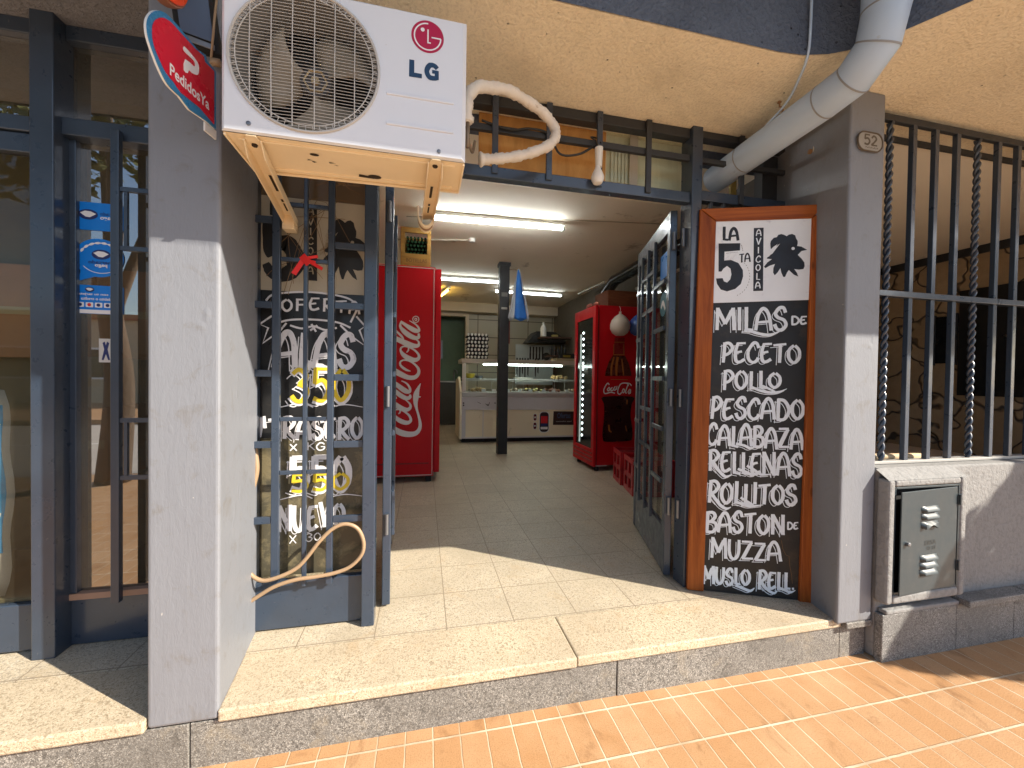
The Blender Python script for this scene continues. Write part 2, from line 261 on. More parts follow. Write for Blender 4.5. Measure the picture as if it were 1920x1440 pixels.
D={'coke_side':[[[-0.3485,1.2294,0.058],[-0.3151,1.2103,0.0601],[-0.2433,1.172,0.0585],[-0.1663,1.1385,0.049],[-0.0986,1.1395,0.0443],[-0.0601,1.175,0.0346],[-0.0558,1.2251,0.0296],[-0.0904,1.2743,0.0217],[-0.1488,1.3128,0.0176],[-0.2066,1.3234,0.0156],[-0.2447,1.3056,0.0175],[-0.2463,1.271,0.0214],[-0.2201,1.2418,0.0273],[-0.1815,1.2177,0.0235],[-0.14,1.2056,0.0078]],[[-0.2367,1.4592,0.0195],[-0.2459,1.4292,0.0214],[-0.2168,1.3806,0.0439],[-0.1588,1.3424,0.0539],[-0.1006,1.3259,0.0472],[-0.0591,1.3449,0.0345],[-0.0576,1.3849,0.0247],[-0.1018,1.4335,0.0197],[-0.16,1.4615,0.0156],[-0.2081,1.47,0.0156],[-0.2367,1.4592,0.0175]],[[-0.165,1.4763,0.0117],[-0.1645,1.4316,0.0156],[-0.1835,1.4063,0.0117]],[[-0.3328,1.5644,0.0483],[-0.2661,1.5372,0.0534],[-0.17,1.496,0.0587],[-0.1022,1.4783,0.0472],[-0.0606,1.4866,0.0325],[-0.0591,1.5245,0.0177],[-0.0836,1.5436,0.0098]],[[-0.3243,1.6679,0.0135],[-0.286,1.6252,0.0194],[-0.2379,1.5777,0.0233],[-0.2137,1.544,0.0117]],[[-0.2346,1.726,0.0175],[-0.2488,1.7155,0.0194],[-0.2484,1.676,0.0291],[-0.2097,1.6282,0.0487],[-0.1517,1.5859,0.0538],[-0.0935,1.5632,0.0442],[-0.0596,1.5744,0.0325],[-0.06,1.6142,0.0197]],[[-0.249,1.7352,0.0243],[-0.2009,1.7028,0.0341],[-0.1429,1.6656,0.049],[-0.0943,1.6427,0.0491],[-0.0604,1.6421,0.0325],[-0.0607,1.674,0.0217],[-0.0951,1.7123,0.0157],[-0.1582,1.7472,0.0078]],[[-0.3328,1.0818,0.0387],[-0.3091,1.0771,0.0436],[-0.2611,1.043,0.0487],[-0.1936,0.994,0.0538],[-0.1502,0.9843,0.0344],[-0.1458,1.0242,0.0245],[-0.18,1.0736,0.0176],[-0.2331,1.1008,0.0097]],[[-0.3324,1.0324,0.029],[-0.2891,0.9833,0.0437],[-0.241,0.944,0.0488],[-0.1832,0.9144,0.0441],[-0.1447,0.9245,0.0344],[-0.1431,0.9544,0.0196]],[[-0.2836,0.9091,0.0155],[-0.303,0.9437,0.0194],[-0.3219,0.9337,0.0213],[-0.3357,0.8941,0.0387],[-0.2878,0.8447,0.0486],[-0.2301,0.805,0.0538],[-0.1723,0.7899,0.0412],[-0.1387,0.8148,0.0295],[-0.144,0.8547,0.0197],[-0.1927,0.8995,0.0098]],[[-0.311,0.7854,0.0214],[-0.3153,0.7458,0.0272],[-0.2768,0.696,0.0438],[-0.219,0.6607,0.0489],[-0.166,0.6502,0.0413],[-0.1324,0.6749,0.0295],[-0.1475,0.7249,0.0246],[-0.1913,0.7651,0.0196],[-0.2491,0.7951,0.0176],[-0.311,0.7854,0.0175]],[[-0.2492,0.805,0.0097],[-0.244,0.7653,0.0156],[-0.2629,0.7455,0.0097]],[[-0.3377,0.6074,0.0437],[-0.2946,0.5771,0.0584],[-0.2274,0.5413,0.0637],[-0.1502,0.5251,0.0591],[-0.0824,0.534,0.0495],[-0.0439,0.5736,0.0397],[-0.0328,0.6338,0.0327],[-0.0504,0.7243,0.0238],[-0.0706,0.7946,0.0257],[-0.084,0.8647,0.0444],[-0.0791,0.9448,0.0613],[-0.0632,1.0049,0.0395],[-0.0337,1.0753,0.0059]],[[-0.0771,0.9448,0.0395],[-0.0526,0.9299,0.0198],[-0.0282,0.93,0.005]],[[-0.3169,1.3927,0.0135],[-0.2949,1.3686,0.0155],[-0.3022,1.3388,0.0136],[-0.3211,1.3334,0.0116]],[[-0.0588,1.7657,0.0079],[-0.0623,1.7502,0.0079],[-0.0723,1.738,0.0079],[-0.0866,1.7318,0.0079],[-0.1018,1.733,0.0078],[-0.1144,1.7414,0.0078],[-0.1217,1.7549,0.0078],[-0.1218,1.7706,0.0078],[-0.1149,1.7848,0.0078],[-0.1024,1.7943,0.0078],[-0.0873,1.7969,0.0079],[-0.0729,1.792,0.0079],[-0.0626,1.7808,0.0079],[-0.0588,1.7657,0.0079]],[[-0.0792,1.7647,0.0079],[-0.0834,1.7552,0.0079],[-0.0932,1.7525,0.0079],[-0.1012,1.7585,0.0078],[-0.1013,1.7689,0.0078],[-0.0935,1.7757,0.0079],[-0.0836,1.7739,0.0079],[-0.0792,1.7647,0.0079]]],'coke_small':[[[2.2646,1.0803,0.0133],[2.2429,1.1009,0.0133],[2.2111,1.0623,0.0132],[2.1909,1.0101,0.0132],[2.2041,0.9732,0.0132],[2.2416,0.9757,0.0133],[2.2853,0.9876,0.0133],[2.3423,0.9764,0.0134]],[[2.2627,1.0513,0.0133],[2.2407,1.0221,0.0133],[2.2536,1.0048,0.0133],[2.2744,1.0282,0.0133],[2.2627,1.0513,0.0133]],[[2.3067,1.0517,0.0133],[2.2846,1.0224,0.0133],[2.2975,1.0051,0.0133],[2.3199,1.0204,0.0133]],[[2.3468,1.0637,0.0134],[2.3248,1.0286,0.0133],[2.3415,1.0136,0.0134],[2.3625,1.0405,0.0134],[2.3695,1.0674,0.0134],[2.3629,1.0208,0.0134]],[[2.525,1.069,0.0135],[2.5181,1.0947,0.0135],[2.473,1.1059,0.0135],[2.4223,1.0936,0.0134],[2.3915,1.0466,0.0134],[2.38,0.9883,0.0134],[2.4059,0.9627,0.0134],[2.4372,0.9886,0.0134]],[[2.4592,1.0356,0.0135],[2.4433,1.0004,0.0134],[2.4603,0.9829,0.0135],[2.475,1.0123,0.0135],[2.4592,1.0356,0.0135]],[[2.473,1.1059,0.0135],[2.5372,1.1008,0.0135],[2.57,1.0718,0.0136]],[[2.5183,1.083,0.0135],[2.4881,0.9948,0.0135],[2.5039,0.9774,0.0135]],[[2.549,1.0305,0.0135],[2.524,0.9951,0.0135],[2.5399,0.9717,0.0135],[2.5581,1.0247,0.0135],[2.5554,0.9718,0.0135]]],'bottle_top':[[2.3281,1.6727],[2.3234,1.5915],[2.3074,1.4519],[2.2525,1.3695],[2.2113,1.2415],[2.2061,1.1895],[2.5674,1.195],[2.5598,1.2477],[2.5254,1.3525],[2.4722,1.4505],[2.4628,1.596],[2.4611,1.6775]],'bottle_low':[[2.1838,0.9315],[2.5923,0.9332],[2.5812,0.8484],[2.5644,0.7308],[2.5728,0.6365],[2.5947,0.5184],[2.5905,0.4122],[2.5527,0.3716],[2.235,0.3663],[2.1904,0.4078],[2.1823,0.5008],[2.1985,0.6281],[2.2027,0.7324],[2.1941,0.8482]],'bottle_neck':[[2.3281,1.6727],[2.3234,1.5915],[2.311,1.4578],[2.4681,1.4621],[2.4628,1.596],[2.4611,1.6775]],'bottle_hi':[[[2.3204,1.4291,0.0218],[2.2913,1.3125,0.0242],[2.2874,1.1965,0.0218]],[[2.3709,1.4304,0.0316],[2.3569,1.3139,0.0316],[2.3592,1.1976,0.0243]],[[2.4285,1.4086,0.0171],[2.4436,1.2923,0.0171],[2.4583,1.1992,0.0122]],[[2.2684,0.5809,0.0194],[2.276,0.511,0.0242],[2.308,0.4873,0.0146]],[[2.4971,0.5667,0.0148],[2.514,0.4959,0.0148]],[[2.5133,0.8953,0.0172],[2.5107,0.8366,0.0172]],[[2.3171,1.5913,0.0097],[2.3159,1.4638,0.0097]],[[2.45,1.5956,0.0098],[2.4552,1.4676,0.0098]],[[2.311,1.4578,0.0121],[2.4656,1.462,0.0122]],[[2.3229,1.6146,0.0097],[2.4623,1.6193,0.0098]],[[2.282,1.15,0.0072],[2.517,1.1474,0.0074]]],'rooster':[[0.3893,1.8863],[0.3922,1.8996],[0.4057,1.9158],[0.421,1.9185],[0.4269,1.93],[0.4421,1.9343],[0.4574,1.9286],[0.4681,1.9214],[0.4786,1.9293],[0.4937,1.9326],[0.5089,1.9246],[0.5137,1.9077],[0.5214,1.8941],[0.5216,1.8808],[0.5188,1.8676],[0.5399,1.8634],[0.5671,1.8457],[0.5403,1.8401],[0.5226,1.8209],[0.5409,1.8003],[0.5547,1.7799],[0.5566,1.7599],[0.5508,1.7451],[0.5299,1.7425],[0.5072,1.7465],[0.5211,1.7245],[0.5274,1.706],[0.5062,1.7166],[0.4908,1.732],[0.4816,1.7423],[0.4727,1.7292],[0.464,1.7061],[0.4549,1.7063],[0.4454,1.73],[0.4404,1.7536],[0.4271,1.7306],[0.4135,1.7159],[0.4056,1.7312],[0.4068,1.7547],[0.4141,1.7763],[0.3897,1.7687],[0.3684,1.7559],[0.3605,1.7629],[0.3771,1.7859],[0.3984,1.802],[0.3737,1.8062],[0.3766,1.8162],[0.4009,1.8321],[0.4189,1.8583],[0.4368,1.8843],[0.4127,1.8652],[0.3946,1.8458],[0.3912,1.8661]],'eye':[0.4994,1.855,0.0083],'five':[[0.1322,1.8971],[0.2416,1.8942],[0.2407,1.8552],[0.1632,1.8514],[0.1624,1.8035],[0.1957,1.8057],[0.2339,1.7874],[0.2565,1.7493],[0.2587,1.7152],[0.2483,1.6747],[0.2204,1.6482],[0.1795,1.6354],[0.1475,1.6464],[0.1278,1.6777],[0.1225,1.7071],[0.156,1.7079],[0.1627,1.6906],[0.1787,1.6833],[0.1943,1.7],[0.2002,1.7271],[0.1949,1.758],[0.1772,1.7739],[0.1584,1.7591],[0.1491,1.744],[0.1347,1.7444]],'avibar':[[0.3075,1.9726],[0.3556,1.972],[0.358,1.6349],[0.31,1.6343]],'boardpts':[[0.0313,2.0827],[0.6645,2.0751],[-0.0004,-0.0002],[0.6202,-0.0001],[0.1061,2.0203],[0.6004,2.0145],[0.5872,1.5836],[0.1026,1.575],[0.0873,0.0235],[0.5541,0.0209],[0.0079,0.0007]],'lines':[['MILAS',[0.1208,1.4247],[0.4838,1.4194],[0.1188,1.5432],[0.4819,1.5379]],['DE',[0.4969,1.4527],[0.5764,1.4554],[0.4961,1.4977],[0.5757,1.4984]],['PECETO',[0.154,1.2499],[0.5513,1.2498],[0.1586,1.3612],[0.5497,1.3494]],['POLLO',[0.1628,1.1028],[0.4598,1.1219],[0.1642,1.2123],[0.4584,1.2039]],['PESCADO',[0.1022,0.947],[0.5729,0.9482],[0.1086,1.0622],[0.5712,1.0539]],['CALABAZA',[0.0881,0.8013],[0.5693,0.7945],[0.0895,0.9147],[0.5674,0.9071]],['RELLENAS',[0.0988,0.6565],[0.5685,0.6511],[0.0969,0.768],[0.5665,0.7756]],['ROLLITOS',[0.0969,0.4822],[0.5439,0.4985],[0.1017,0.6014],[0.5422,0.6018]],['BASTON',[0.0884,0.3269],[0.488,0.3401],[0.0909,0.4413],[0.4863,0.4484]],['DE',[0.4959,0.3694],[0.5521,0.3752],[0.4953,0.4062],[0.5515,0.4128]],['MUZZA',[0.1174,0.189],[0.4736,0.1935],[0.1178,0.296],[0.4699,0.2948]],['MUSLO',[0.0798,0.0379],[0.3249,0.0582],[0.0803,0.1404],[0.3236,0.1399]],['RELL.',[0.3574,0.0405],[0.5385,0.057],[0.36,0.1457],[0.5373,0.1327]],['LA',[0.151,1.9141],[0.2334,1.9116],[0.1499,1.982],[0.2324,1.978]],['TA',[0.237,1.7914],[0.2934,1.7905],[0.2362,1.8383],[0.2927,1.8345]]],'swash':[[[0.2682,1.4222,0.0147],[0.3026,1.4186,0.0162],[0.3338,1.4084,0.0155],[0.3742,1.3998,0.0155],[0.411,1.403,0.0128],[0.4443,1.4196,0.0064]],[[0.3074,1.1208,0.013],[0.3543,1.1014,0.0145],[0.4007,1.0923,0.0145],[0.4465,1.0966,0.0112],[0.4827,1.114,0.0025]],[[0.3538,1.1301,0.0113],[0.3849,1.1172,0.0129],[0.4251,1.0978,0.008]],[[0.1277,0.7075,0.0137],[0.1514,0.6664,0.0163],[0.1781,0.6379,0.017],[0.1946,0.6318,0.0142],[0.2204,0.6455,0.0041]],[[0.2491,0.6769,0.0135],[0.2881,0.6632,0.0151],[0.3204,0.6493,0.014],[0.3428,0.6523,0.004]],[[0.294,0.6967,0.0134],[0.3296,0.6759,0.015],[0.3651,0.6535,0.0133],[0.4125,0.6568,0.004]],[[0.2372,0.8129,0.0135],[0.2794,0.8042,0.0141],[0.3085,0.7915,0.0134],[0.334,0.8013,0.0067]],[[0.116,0.5381,0.0138],[0.1432,0.5019,0.0165],[0.1702,0.4706,0.0173],[0.1968,0.4592,0.0137],[0.2185,0.4692,0.0036]],[[0.2354,0.5033,0.0136],[0.2791,0.4874,0.0153],[0.3137,0.4804,0.0135],[0.3778,0.4918,0.0036]],[[0.2655,0.5241,0.0126],[0.3004,0.5029,0.0144],[0.3308,0.4886,0.0072]],[[0.2472,0.0488,0.0136],[0.2908,0.0346,0.0153],[0.3212,0.0265,0.0144],[0.3423,0.0446,0.0036]],[[0.3803,0.0755,0.0125],[0.4064,0.0419,0.0142],[0.4363,0.0265,0.0133],[0.453,0.0389,0.0044]],[[0.4653,0.0573,0.0124],[0.4949,0.0465,0.0141],[0.5159,0.0394,0.0132],[0.5407,0.0526,0.0035]]],'sign_outer':[[0.0044,1.9539],[0.0035,2.1394],[-0.0352,2.1433],[-0.0757,2.1467],[-0.1209,2.1508],[-0.1561,2.1538],[-0.1925,2.1511],[-0.2176,2.1363],[-0.2356,2.1135],[-0.2473,2.0866],[-0.2496,2.0619],[-0.2429,2.0348],[-0.2265,2.0073],[-0.2081,1.9828],[-0.1825,1.962],[-0.1418,1.9582],[-0.0828,1.9585],[-0.0345,1.9542]],'sign_inner':[[-0.0067,1.9626],[-0.0074,2.1326],[-0.0476,2.1306],[-0.0911,2.1385],[-0.1423,2.1397],[-0.1762,2.1402],[-0.202,2.1307],[-0.2236,2.1089],[-0.2362,2.0812],[-0.237,2.0499],[-0.228,2.0241],[-0.2097,2.0025],[-0.1939,1.9883],[-0.1676,1.981],[-0.1241,1.9805],[-0.0672,1.9748]],'plogo':[[-0.1333,2.109],[-0.128,2.1113],[-0.1053,2.11],[-0.0859,2.1065],[-0.076,2.0993],[-0.0745,2.0833],[-0.0787,2.0683],[-0.0886,2.0609],[-0.1024,2.0558],[-0.1146,2.0549],[-0.1186,2.0425],[-0.1331,2.0408],[-0.128,2.0765],[-0.0942,2.081],[-0.0901,2.0905],[-0.0943,2.0978],[-0.1134,2.0973],[-0.1306,2.0959],[-0.1358,2.0998]],'ptext':[[-0.1852,1.9971],[-0.0326,1.9964],[-0.1817,2.0233],[-0.0297,2.0207]]}
# ---------------------------------------------------------------- mesh helpers
ORG = {}
def V(*a): return Vector(a)
class MB:
    def __init__(s): s.v = []; s.f = []
    def add(s, vs, fs):
        o = len(s.v); s.v += [tuple(p) for p in vs]; s.f += [tuple(i+o for i in f) for f in fs]; return s
    def box(s, x0, x1, y0, y1, z0, z1):
        return s.add([(x0, y0, z0), (x1, y0, z0), (x1, y1, z0), (x0, y1, z0), (x0, y0, z1), (x1, y0, z1), (x1, y1, z1), (x0, y1, z1)],
                     [(0, 3, 2, 1), (4, 5, 6, 7), (0, 1, 5, 4), (1, 2, 6, 5), (2, 3, 7, 6), (3, 0, 4, 7)])
    def obox(s, o, a, b, c):
        """box with corner o and edge vectors a, b, c"""
        o, a, b, c = map(Vector, (o, a, b, c))
        return s.add([o, o+a, o+a+b, o+b, o+c, o+a+c, o+a+b+c, o+b+c],
                     [(0, 3, 2, 1), (4, 5, 6, 7), (0, 1, 5, 4), (1, 2, 6, 5), (2, 3, 7, 6), (3, 0, 4, 7)])
    def bar(s, p, q, w, h, side=(0, 0, 1)):
        p, q = Vector(p), Vector(q); d = (q-p).normalized(); sd = Vector(side)
        if abs(d.dot(sd)) > .99: sd = V(1, 0, 0)
        a = d.cross(sd).normalized(); b = a.cross(d).normalized()
        return s.obox(p-a*w/2-b*h/2, a*w, b*h, q-p)
    def prism(s, poly, fn, d0, d1):
        """polygon (2-D) mapped by fn(x, y, depth) and extruded from d0 to d1"""
        n = len(poly)
        a = [fn(x, y, d0) for x, y in poly]; b = [fn(x, y, d1) for x, y in poly]
        return s.add(a+b, [tuple(range(n)), tuple(range(2*n-1, n-1, -1))]+[(i, i+n, (i+1) % n+n, (i+1) % n) for i in range(n)])
    def flat(s, poly, fn, d):
        return s.add([fn(x, y, d) for x, y in poly], [tuple(range(len(poly)))])
    def tube(s, pts, r, n=12, cap=True, twist=0, square=False):
        pts = [Vector(p) for p in pts]; m = len(pts); rs = r if isinstance(r, (list, tuple)) else [r]*m
        t0 = (pts[1]-pts[0]).normalized(); a = t0.cross(V(0, 0, 1))
        if a.length < .01: a = t0.cross(V(1, 0, 0))
        a.normalize(); vs = []; tw = 0
        for i, p in enumerate(pts):
            t = (pts[min(i+1, m-1)]-pts[max(i-1, 0)]).normalized()
            a = (a-t*a.dot(t)).normalized(); b = t.cross(a)
            if i: tw += twist*(pts[i]-pts[i-1]).length
            for k in range(n):
                th = 2*math.pi*(k+.5)/n+tw; q = rs[i]
                vs.append(p+a*math.cos(th)*q+b*math.sin(th)*q)
        fs = [(i*n+k, i*n+(k+1) % n, (i+1)*n+(k+1) % n, (i+1)*n+k) for i in range(m-1) for k in range(n)]
        if cap: fs += [tuple(range(n-1, -1, -1)), tuple(range((m-1)*n, m*n))]
        return s.add(vs, fs)
    def lathe(s, prof, o, n=24, ax=(0, 0, 1), sx=1):
        ax = Vector(ax).normalized(); a = ax.cross(V(0, 1, 0))
        if a.length < .1: a = ax.cross(V(1, 0, 0))
        a.normalize(); b = ax.cross(a); o = Vector(o)
        vs = [o+ax*h+(a*math.cos(2*math.pi*k/n)+b*math.sin(2*math.pi*k/n)*sx)*r for r, h in prof for k in range(n)]
        m = len(prof)
        fs = [(i*n+k, i*n+(k+1) % n, (i+1)*n+(k+1) % n, (i+1)*n+k) for i in range(m-1) for k in range(n)]
        fs += [tuple(range(n-1, -1, -1)), tuple(range((m-1)*n, m*n))]
        return s.add(vs, fs)
    def ribbon(s, pts, fn, d, smooth=True, wj=0):
        """flat painted stroke; pts = (x, y, width)"""
        if smooth and len(pts) > 2: pts = spline(pts, 6)
        m = len(pts); vs = []
        for i in range(m):
            a, b = pts[max(i-1, 0)], pts[min(i+1, m-1)]
            dx, dy = b[0]-a[0], b[1]-a[1]; l = math.hypot(dx, dy) or 1
            nx, ny = -dy/l, dx/l; w = pts[i][2]/2*(1+random.uniform(-wj, wj))
            vs += [fn(pts[i][0]+nx*w, pts[i][1]+ny*w, d), fn(pts[i][0]-nx*w, pts[i][1]-ny*w, d)]
        return s.add(vs, [(2*i, 2*i+1, 2*i+3, 2*i+2) for i in range(m-1)])
    def disc(s, c, r, fn, d, n=28, ry=None):
        return s.flat([(c[0]+r*math.cos(6.28318*k/n), c[1]+(ry or r)*math.sin(6.28318*k/n)) for k in range(n)], fn, d)
    def build(s, name, mat, parent=None, bevel=0, smooth=False, local=False, loc=None, seg=2, flip=False):
        me = bpy.data.meshes.new(name)
        o = bpy.data.objects.new(name, me); COL.objects.link(o)
        if parent is not None:
            org = ORG.get(parent.name, V(0, 0, 0)); o.parent = parent
            while parent.parent: parent = parent.parent
        else:
            org = Vector(loc) if loc is not None else V(0, 0, 0); o.location = org
        ORG[o.name] = org
        vs = s.v if local else [tuple(Vector(p)-org) for p in s.v]
        me.from_pydata(vs, [], s.f); me.update()
        bm = bmesh.new(); bm.from_mesh(me)
        if not flip: bmesh.ops.recalc_face_normals(bm, faces=bm.faces)
        bm.to_mesh(me); bm.free()
        me.materials.append(mat)
        if smooth:
            me.polygons.foreach_set('use_smooth', [True]*len(me.polygons))
            if smooth != 'all': me.set_sharp_from_angle(angle=R(40))
        if bevel:
            md = o.modifiers.new('bevel', 'BEVEL'); md.width = bevel; md.segments = seg; md.limit_method = 'ANGLE'; md.angle_limit = R(40)
            md.harden_normals = False
        return o
def spline(pts, k):
    out = []; m = len(pts)
    for i in range(m-1):
        p0, p1, p2, p3 = pts[max(i-1, 0)], pts[i], pts[i+1], pts[min(i+2, m-1)]
        for j in range(k):
            t = j/k; out.append(tuple(.5*((2*b)+(-a+c)*t+(2*a-5*b+4*c-d)*t*t+(-a+3*b-3*c+d)*t**3) for a, b, c, d in zip(p0, p1, p2, p3)))
    out.append(tuple(pts[-1])); return out
def smoothpoly(poly, k=4):
    q = list(poly)+[poly[0]]; n = len(poly); out = []
    for i in range(n):
        p0, p1, p2, p3 = poly[i-1], poly[i], poly[(i+1) % n], poly[(i+2) % n]
        for j in range(k):
            t = j/k; out.append(tuple(.5*((2*b)+(-a+c)*t+(2*a-5*b+4*c-d)*t*t+(-a+3*b-3*c+d)*t**3) for a, b, c, d in zip(p0, p1, p2, p3)))
    return out
def box(*a): return MB().box(*a)
def thing(name, label, cat, loc, group=None):
    o = bpy.data.objects.new(name, None); COL.objects.link(o); o.location = loc; o.empty_display_size = .1
    o['label'] = label; o['category'] = cat
    if group: o['group'] = group
    ORG[o.name] = Vector(loc); return o
def tag(o, label, cat, group=None):
    o['label'] = label; o['category'] = cat
    if group: o['group'] = group
    return o
def struct(o, kind='structure'):
    o['kind'] = kind; return o
def dup(root, off=(0, 0, 0), label=None, rotz=None):
    """copy of a thing with its parts and sub-parts"""
    r = root.copy(); COL.objects.link(r); r.location = Vector(root.location)+Vector(off)
    if rotz is not None: r.rotation_euler = (0, 0, rotz)
    if label: r['label'] = label
    for ch in list(root.children):
        c = ch.copy(); COL.objects.link(c); c.parent = r
        for g in list(ch.children):
            d = g.copy(); COL.objects.link(d); d.parent = c
    return r
def text_mb(body, fn, x0, x1, y0, y1, d, bold=0.0, mirror=False):
    cu = bpy.data.curves.new('t', 'FONT'); cu.body = body; cu.size = 1; cu.resolution_u = 3; cu.offset = bold
    o = bpy.data.objects.new('t', cu); COL.objects.link(o); bpy.context.view_layer.update()
    me = bpy.data.meshes.new_from_object(o.evaluated_get(bpy.context.evaluated_depsgraph_get()))
    vs = [v.co.copy() for v in me.vertices]; fs = [tuple(p.vertices) for p in me.polygons]
    bpy.data.objects.remove(o); bpy.data.curves.remove(cu); bpy.data.meshes.remove(me)
    ax, bx = min(v.x for v in vs), max(v.x for v in vs); ay, by = min(v.y for v in vs), max(v.y for v in vs)
    out = []
    for v in vs:
        u = (v.x-ax)/(bx-ax); q = (v.y-ay)/(by-ay)
        if mirror: u = 1-u
        out.append(fn(x0+(x1-x0)*u, y0+(y1-y0)*q, d))
    return MB().add(out, fs)
def FY(y): return lambda a, b, d: (a, y+d, b)                     # plane facing the street: (x, z), depth backwards

# hand-painted letters: strokes on a unit box, straight ones two points, curved ones more
GL = {
 'A': (.9, [[(.05, 0), (.2, .7), (.5, 1), (.8, .72), (.95, 0)], [(.14, .36), (.9, .42)]]),
 'B': (.8, [[(.16, 0), (.18, 1)], [(.1, .96), (.62, .98), (.8, .78), (.5, .55), (.22, .52)], [(.22, .53), (.8, .48), (.93, .24), (.62, .02), (.08, .03)]]),
 'C': (.8, [[(.92, .74), (.78, .96), (.5, .97), (.14, .6), (.16, .22), (.45, .03), (.75, .08), (.92, .26)]]),
 'D': (.85, [[(.16, 0), (.18, 1)], [(.1, .97), (.6, .92), (.93, .5), (.62, .07), (.08, .03)]]),
 'E': (.75, [[(.92, .95), (.22, .92)], [(.3, .92), (.13, .5), (.2, .1), (.5, .02), (.9, .16)], [(.22, .48), (.64, .54)]]),
 'F': (.7, [[(.2, 0), (.22, 1)], [(.12, .94), (.92, .97)], [(.2, .5), (.72, .54)]]),
 'G': (.85, [[(.9, .78), (.7, .97), (.4, .95), (.1, .5), (.3, .05), (.65, .03), (.9, .25), (.9, .5)], [(.55, .48), (.95, .48)]]),
 'I': (.34, [[(.5, 0), (.5, 1)]]),
 'K': (.8, [[(.2, 0), (.2, 1)], [(.9, 1), (.25, .45)], [(.4, .55), (.92, 0)]]),
 'L': (.58, [[(.28, 0), (.3, 1)], [(.2, .04), (.9, .0)]]),
 'M': (1.1, [[(.1, 0), (.14, 1)], [(.14, .98), (.5, .28)], [(.5, .28), (.88, .98)], [(.88, 1), (.92, 0)]]),
 'N': (.9, [[(.14, 0), (.14, 1)], [(.16, .98), (.86, .03)], [(.87, 0), (.87, 1)]]),
 'O': (.85, [[(.5, .97), (.16, .72), (.14, .3), (.48, .03), (.84, .28), (.86, .7), (.56, .965)]]),
 'P': (.75, [[(.2, 0), (.24, 1)], [(.12, .93), (.6, .98), (.9, .74), (.62, .46), (.24, .36)]]),
 'R': (.8, [[(.18, 0), (.22, 1)], [(.1, .94), (.6, .98), (.88, .76), (.6, .5), (.24, .42)], [(.34, .44), (.6, .2), (.95, 0)]]),
 'S': (.75, [[(.86, .76), (.72, .97), (.42, .95), (.18, .72), (.35, .55), (.75, .44), (.88, .22), (.6, .02), (.28, .05), (.1, .26)]]),
 'T': (.8, [[(.04, .9), (.97, .98)], [(.5, 0), (.54, .92)]]),
 'U': (.85, [[(.14, 1), (.12, .4), (.3, .05), (.62, .04), (.84, .36), (.88, 1)]]),
 'V': (.8, [[(.1, 1), (.5, 0)], [(.5, 0), (.92, 1)]]),
 'W': (1.2, [[(.05, 1), (.28, 0)], [(.28, 0), (.5, .8)], [(.5, .8), (.73, 0)], [(.73, 0), (.96, 1)]]),
 'X': (.8, [[(.1, 1), (.9, 0)], [(.1, 0), (.9, 1)]]),
 'Z': (.8, [[(.08, .94), (.9, .96)], [(.84, .92), (.14, .06)], [(.08, .05), (.94, .08)]]),
 '.': (.3, [[(.3, .04), (.75, .04)]]), ' ': (.45, []), '/': (.4, [[(.1, 0), (.9, 1)]]),
 '0': (.75, [[(.5, .97), (.14, .68), (.14, .3), (.48, .03), (.84, .3), (.86, .68), (.56, .965)]]),
 '1': (.4, [[(.5, 0), (.5, 1)], [(.5, .98), (.15, .75)]]),
 '2': (.75, [[(.12, .75), (.45, .98), (.82, .74), (.5, .35), (.1, .05)], [(.1, .05), (.92, .06)]]),
 '3': (.75, [[(.14, .84), (.45, .98), (.82, .78), (.45, .53)], [(.4, .54), (.86, .36), (.62, .03), (.3, .02), (.08, .18)]]),
 '4': (.75, [[(.65, 0), (.65, 1)], [(.65, .98), (.08, .32)], [(.06, .32), (.95, .32)]]),
 '5': (.75, [[(.88, .95), (.2, .95)], [(.24, .96), (.2, .52)], [(.16, .52), (.6, .62), (.88, .34), (.6, .02), (.12, .08)]]),
}
class Ink:
    """collects painted strokes, each a hair above the last so none lie in one plane"""
    def __init__(s, fn, d): s.m = MB(); s.fn = fn; s.d = d; s.k = 0
    def stroke(s, pts, smooth=True, wj=.05):
        s.k += 1; s.m.ribbon(pts, s.fn, s.d-s.k*2.0e-5, smooth, wj)
def letters(txt, bl, br, tl, tr, ink, wt=.17, shade=None, slant=0, fit=True):
    """write txt in the quadrilateral bl, br, tl, tr"""
    tot = sum(GL[c][0] for c in txt); x = 0
    h = math.hypot(tl[0]-bl[0], tl[1]-bl[1])
    def mp(u, v):
        u += slant*v
        a = (bl[0]+(br[0]-bl[0])*u, bl[1]+(br[1]-bl[1])*u); b = (tl[0]+(tr[0]-tl[0])*u, tl[1]+(tr[1]-tl[1])*u)
        return (a[0]+(b[0]-a[0])*v, a[1]+(b[1]-a[1])*v)
    for c in txt:
        adv, st = GL[c]; sc = 1+random.uniform(-.05, .04); dy = random.uniform(-.04, .04)
        for s in st:
            P = [mp((x+adv*(.02+.96*p[0]))/tot, dy+p[1]*sc) for p in s]
            if len(s) == 2:
                (ax, ay), (bx, by) = P; l = math.hypot(bx-ax, by-ay) or 1
                vert = abs(by-ay) > abs(bx-ax)
                w = wt*h*(1.0 if vert else .72); e = w*.12
                P = [(ax-(bx-ax)/l*e, ay-(by-ay)/l*e, w*.95), ((ax+bx)/2+random.uniform(-.05, .05)*w, (ay+by)/2, w*1.03), (bx+(bx-ax)/l*e, by+(by-ay)/l*e, w)]
            else:
                P = [(px, py, wt*h*(.92+.16*((i*37) % 5)/5)) for i, (px, py) in enumerate(P)]
            ink.stroke(P, True)
            if shade is not None:
                shade.stroke([(a-.14*h, b-.115*h, .030*h) for a, b, q in P], True)
        x += adv
